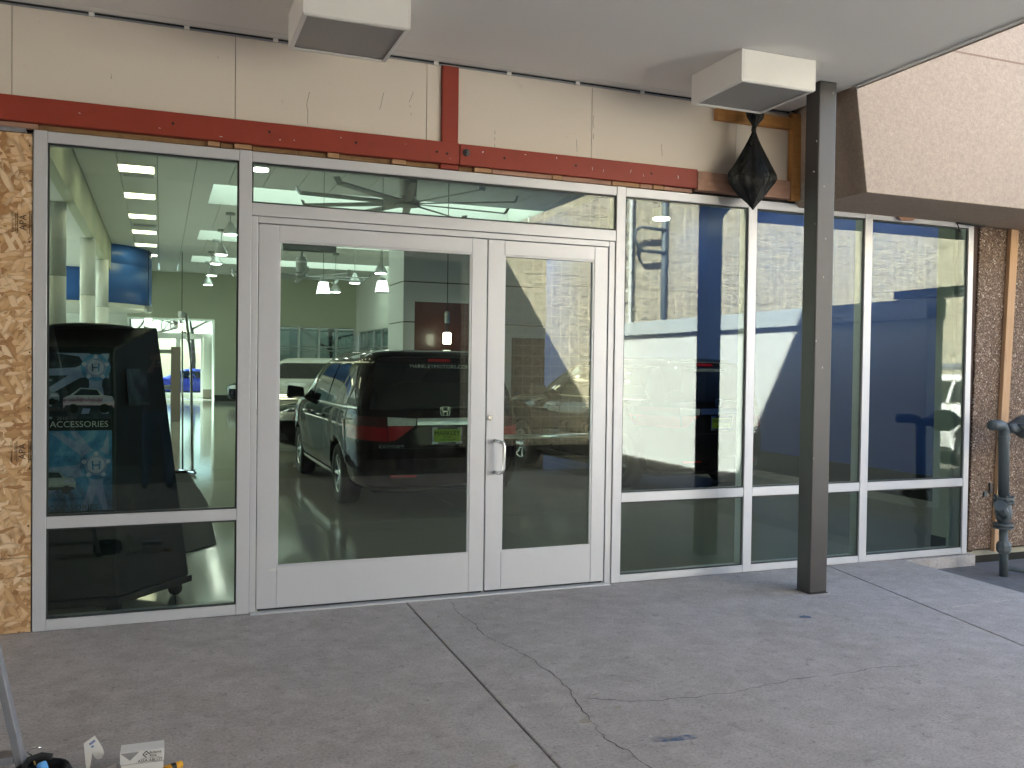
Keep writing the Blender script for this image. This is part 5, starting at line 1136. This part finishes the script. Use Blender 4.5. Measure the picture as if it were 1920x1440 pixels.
bt = thing('blue_tool', 'bright blue tool sticking out of the black bag', 'tool', (-.38, -2.19, .05)); obj('tool_grip', MB().bar((-.365, -2.20, .03), (-.398, -2.16, .108), .03, .03), M['blue_thing'], bt, bevel=.008)
hk = thing('wire_hook', 'bent chrome wire hook over the bag', 'hook', (-.41, -2.12, .1)); pts = [at(62, 1418, y=-2.12), at(50, 1410, y=-2.12), at(58, 1404, y=-2.12), at(68, 1401, y=-2.12), at(78, 1402, y=-2.12)]
obj('wire', MB().tube(pts, .0028, 6), M['chrome'], hk, smooth=True); obj('yellow_tip', MB().tube([pts[0], pts[0] + Vector((.008, -.01, -.03))], .003, 6), M['yellow'], hk)
yl = thing('yellow_level', 'yellow tool end right of the lock carton', 'tool', (.06, -2.15, 0)); obj('level_body', MB().tube([(.02, -2.15, .012), (.085, -2.115, .012)], .013, 10), M['yellow'], yl, smooth=True); obj('level_band', MB().tube([(.045, -2.1365, .012), (.062, -2.1275, .012)], .0137, 10), M['ink'], yl)
# ================================================================== PHOTOGRAPHER (stands at the camera, shows only mirrored in the left pane)
pe = thing('person', 'person in jeans and a dark red jacket holding a small camera', 'person', (-.03, -6.06, 0))
def skin(name, joints, edges, mat, parent, root_i=0, sub=2):
    me = bpy.data.meshes.new(name); me.from_pydata([j[0] for j in joints], edges, []); o = bpy.data.objects.new(name, me); link(o)
    o.modifiers.new('skin', 'SKIN'); sk = me.skin_vertices[0].data
    for i, j in enumerate(joints): sk[i].radius = (j[1], j[1] if len(j) < 3 else j[2]); sk[i].use_root = i == root_i
    q = o.modifiers.new('sub', 'SUBSURF'); q.levels = sub; q.render_levels = sub
    baked(o); off = ORIGIN[parent.name]; o.data.transform(Matrix.Translation(-off)); o.parent = parent; ORIGIN[o.name] = Vector((0, 0, 0))
    for m in (mat if isinstance(mat, (list, tuple)) else [mat]): o.data.materials.append(m)
    for p in o.data.polygons: p.use_smooth = True
    return o
X0, Y0 = -.03, -6.10
J = [((X0, Y0, .98), .15, .11), ((X0, Y0, 1.15), .145, .11), ((X0, Y0 + .01, 1.36), .17, .115), ((X0, Y0, 1.46), .09, .07), ((X0, Y0 + .02, 1.54), .055), ((X0, Y0 + .03, 1.63), .075, .09), ((X0, Y0 + .03, 1.72), .07, .085)]
E_ = [(0, 1), (1, 2), (2, 3), (3, 4), (4, 5), (5, 6)]
for s in (-1, 1):
    k = len(J)
    J += [((X0 + s * .10, Y0, .90), .095), ((X0 + s * .12, Y0 + .03, .50), .062), ((X0 + s * .13, Y0 - .01, .10), .045), ((X0 + s * .15, Y0 + .13, .045), .042, .035)]
    E_ += [(0, k), (k, k + 1), (k + 1, k + 2), (k + 2, k + 3)]
    k = len(J)
    J += [((X0 + s * .20, Y0, 1.42), .06), ((X0 + s * .25, Y0 + .06, 1.17), .048), ((X0 + s * .09, Y0 + .20, 1.46), .032), ((X0 + s * .065, Y0 + .225, 1.52), .03, .02)]
    E_ += [(2, k), (k, k + 1), (k + 1, k + 2), (k + 2, k + 3)]
po_ = skin('body', J, E_, [M['jacket'], M['denim'], M['skin'], M['black']], pe)
for p in po_.data.polygons:
    c = p.center + ORIGIN[pe.name]
    p.material_index = 3 if c.z < .08 else 1 if c.z < .97 else 2 if (c.z > 1.51 or (c.y > Y0 + .17 and c.z > 1.44)) else 0
obj('hair', MB().lathe([(.088, -.06), (.100, -.02), (.098, .04), (.075, .085), (.02, .105)], (X0, Y0 + .005, 1.70), 20), M['hair'], pe, smooth=True)
for s in (-1, 1):
    for k in range(4):
        b0 = Vector((X0 + s * (.075 - k * .004), Y0 + .235, 1.535 + k * .016)); skin('finger', [(b0, .009), (b0 + Vector((-s * .02, .028, .004)), .0085), (b0 + Vector((-s * .043, .03, .004)), .007)], [(0, 1), (1, 2)], M['skin'], pe, sub=1)
    b0 = Vector((X0 + s * .06, Y0 + .22, 1.52)); skin('finger', [(b0, .011), (b0 + Vector((-s * .02, .004, .015)), .010), (b0 + Vector((-s * .04, .006, .03)), .008)], [(0, 1), (1, 2)], M['skin'], pe, sub=1)
    obj('ear', MB().lathe([(.006, -.012), (.028, -.006), (.028, .006), (.006, .012)], (X0 + s * .082, Y0 + .02, 1.64), 12, 'x'), M['skin'], pe, smooth=True)
    obj('eye', MB().lathe([(.004, 0), (.012, .004), (.004, .008)], (X0 + s * .032, Y0 + .115, 1.665), 10, 'y'), M['ink'], pe)
obj('nose', MB().hexa([(X0 - .016, Y0 + .115, 1.61), (X0 + .016, Y0 + .115, 1.61), (X0, Y0 + .145, 1.615)], [(X0 - .008, Y0 + .115, 1.665), (X0 + .008, Y0 + .115, 1.665), (X0, Y0 + .12, 1.668)]), M['skin'], pe)
obj('mouth', MB().box(X0 - .025, X0 + .025, Y0 + .113, Y0 + .119, 1.585, 1.591), M['post_pink'], pe)
cmr = thing('compact_camera', 'small black camera held up by the person', 'camera', (-.03, -5.85, 1.57)); obj('camera_body', MB().box(-.075, .02, -5.868, -5.842, 1.54, 1.60), M['black'], cmr, bevel=.005); obj('lens_barrel', MB().lathe([(.02, 0), (.02, .012), (.012, .013)], (-.02, -5.842, 1.57), 16, 'y'), M['metal'], cmr)
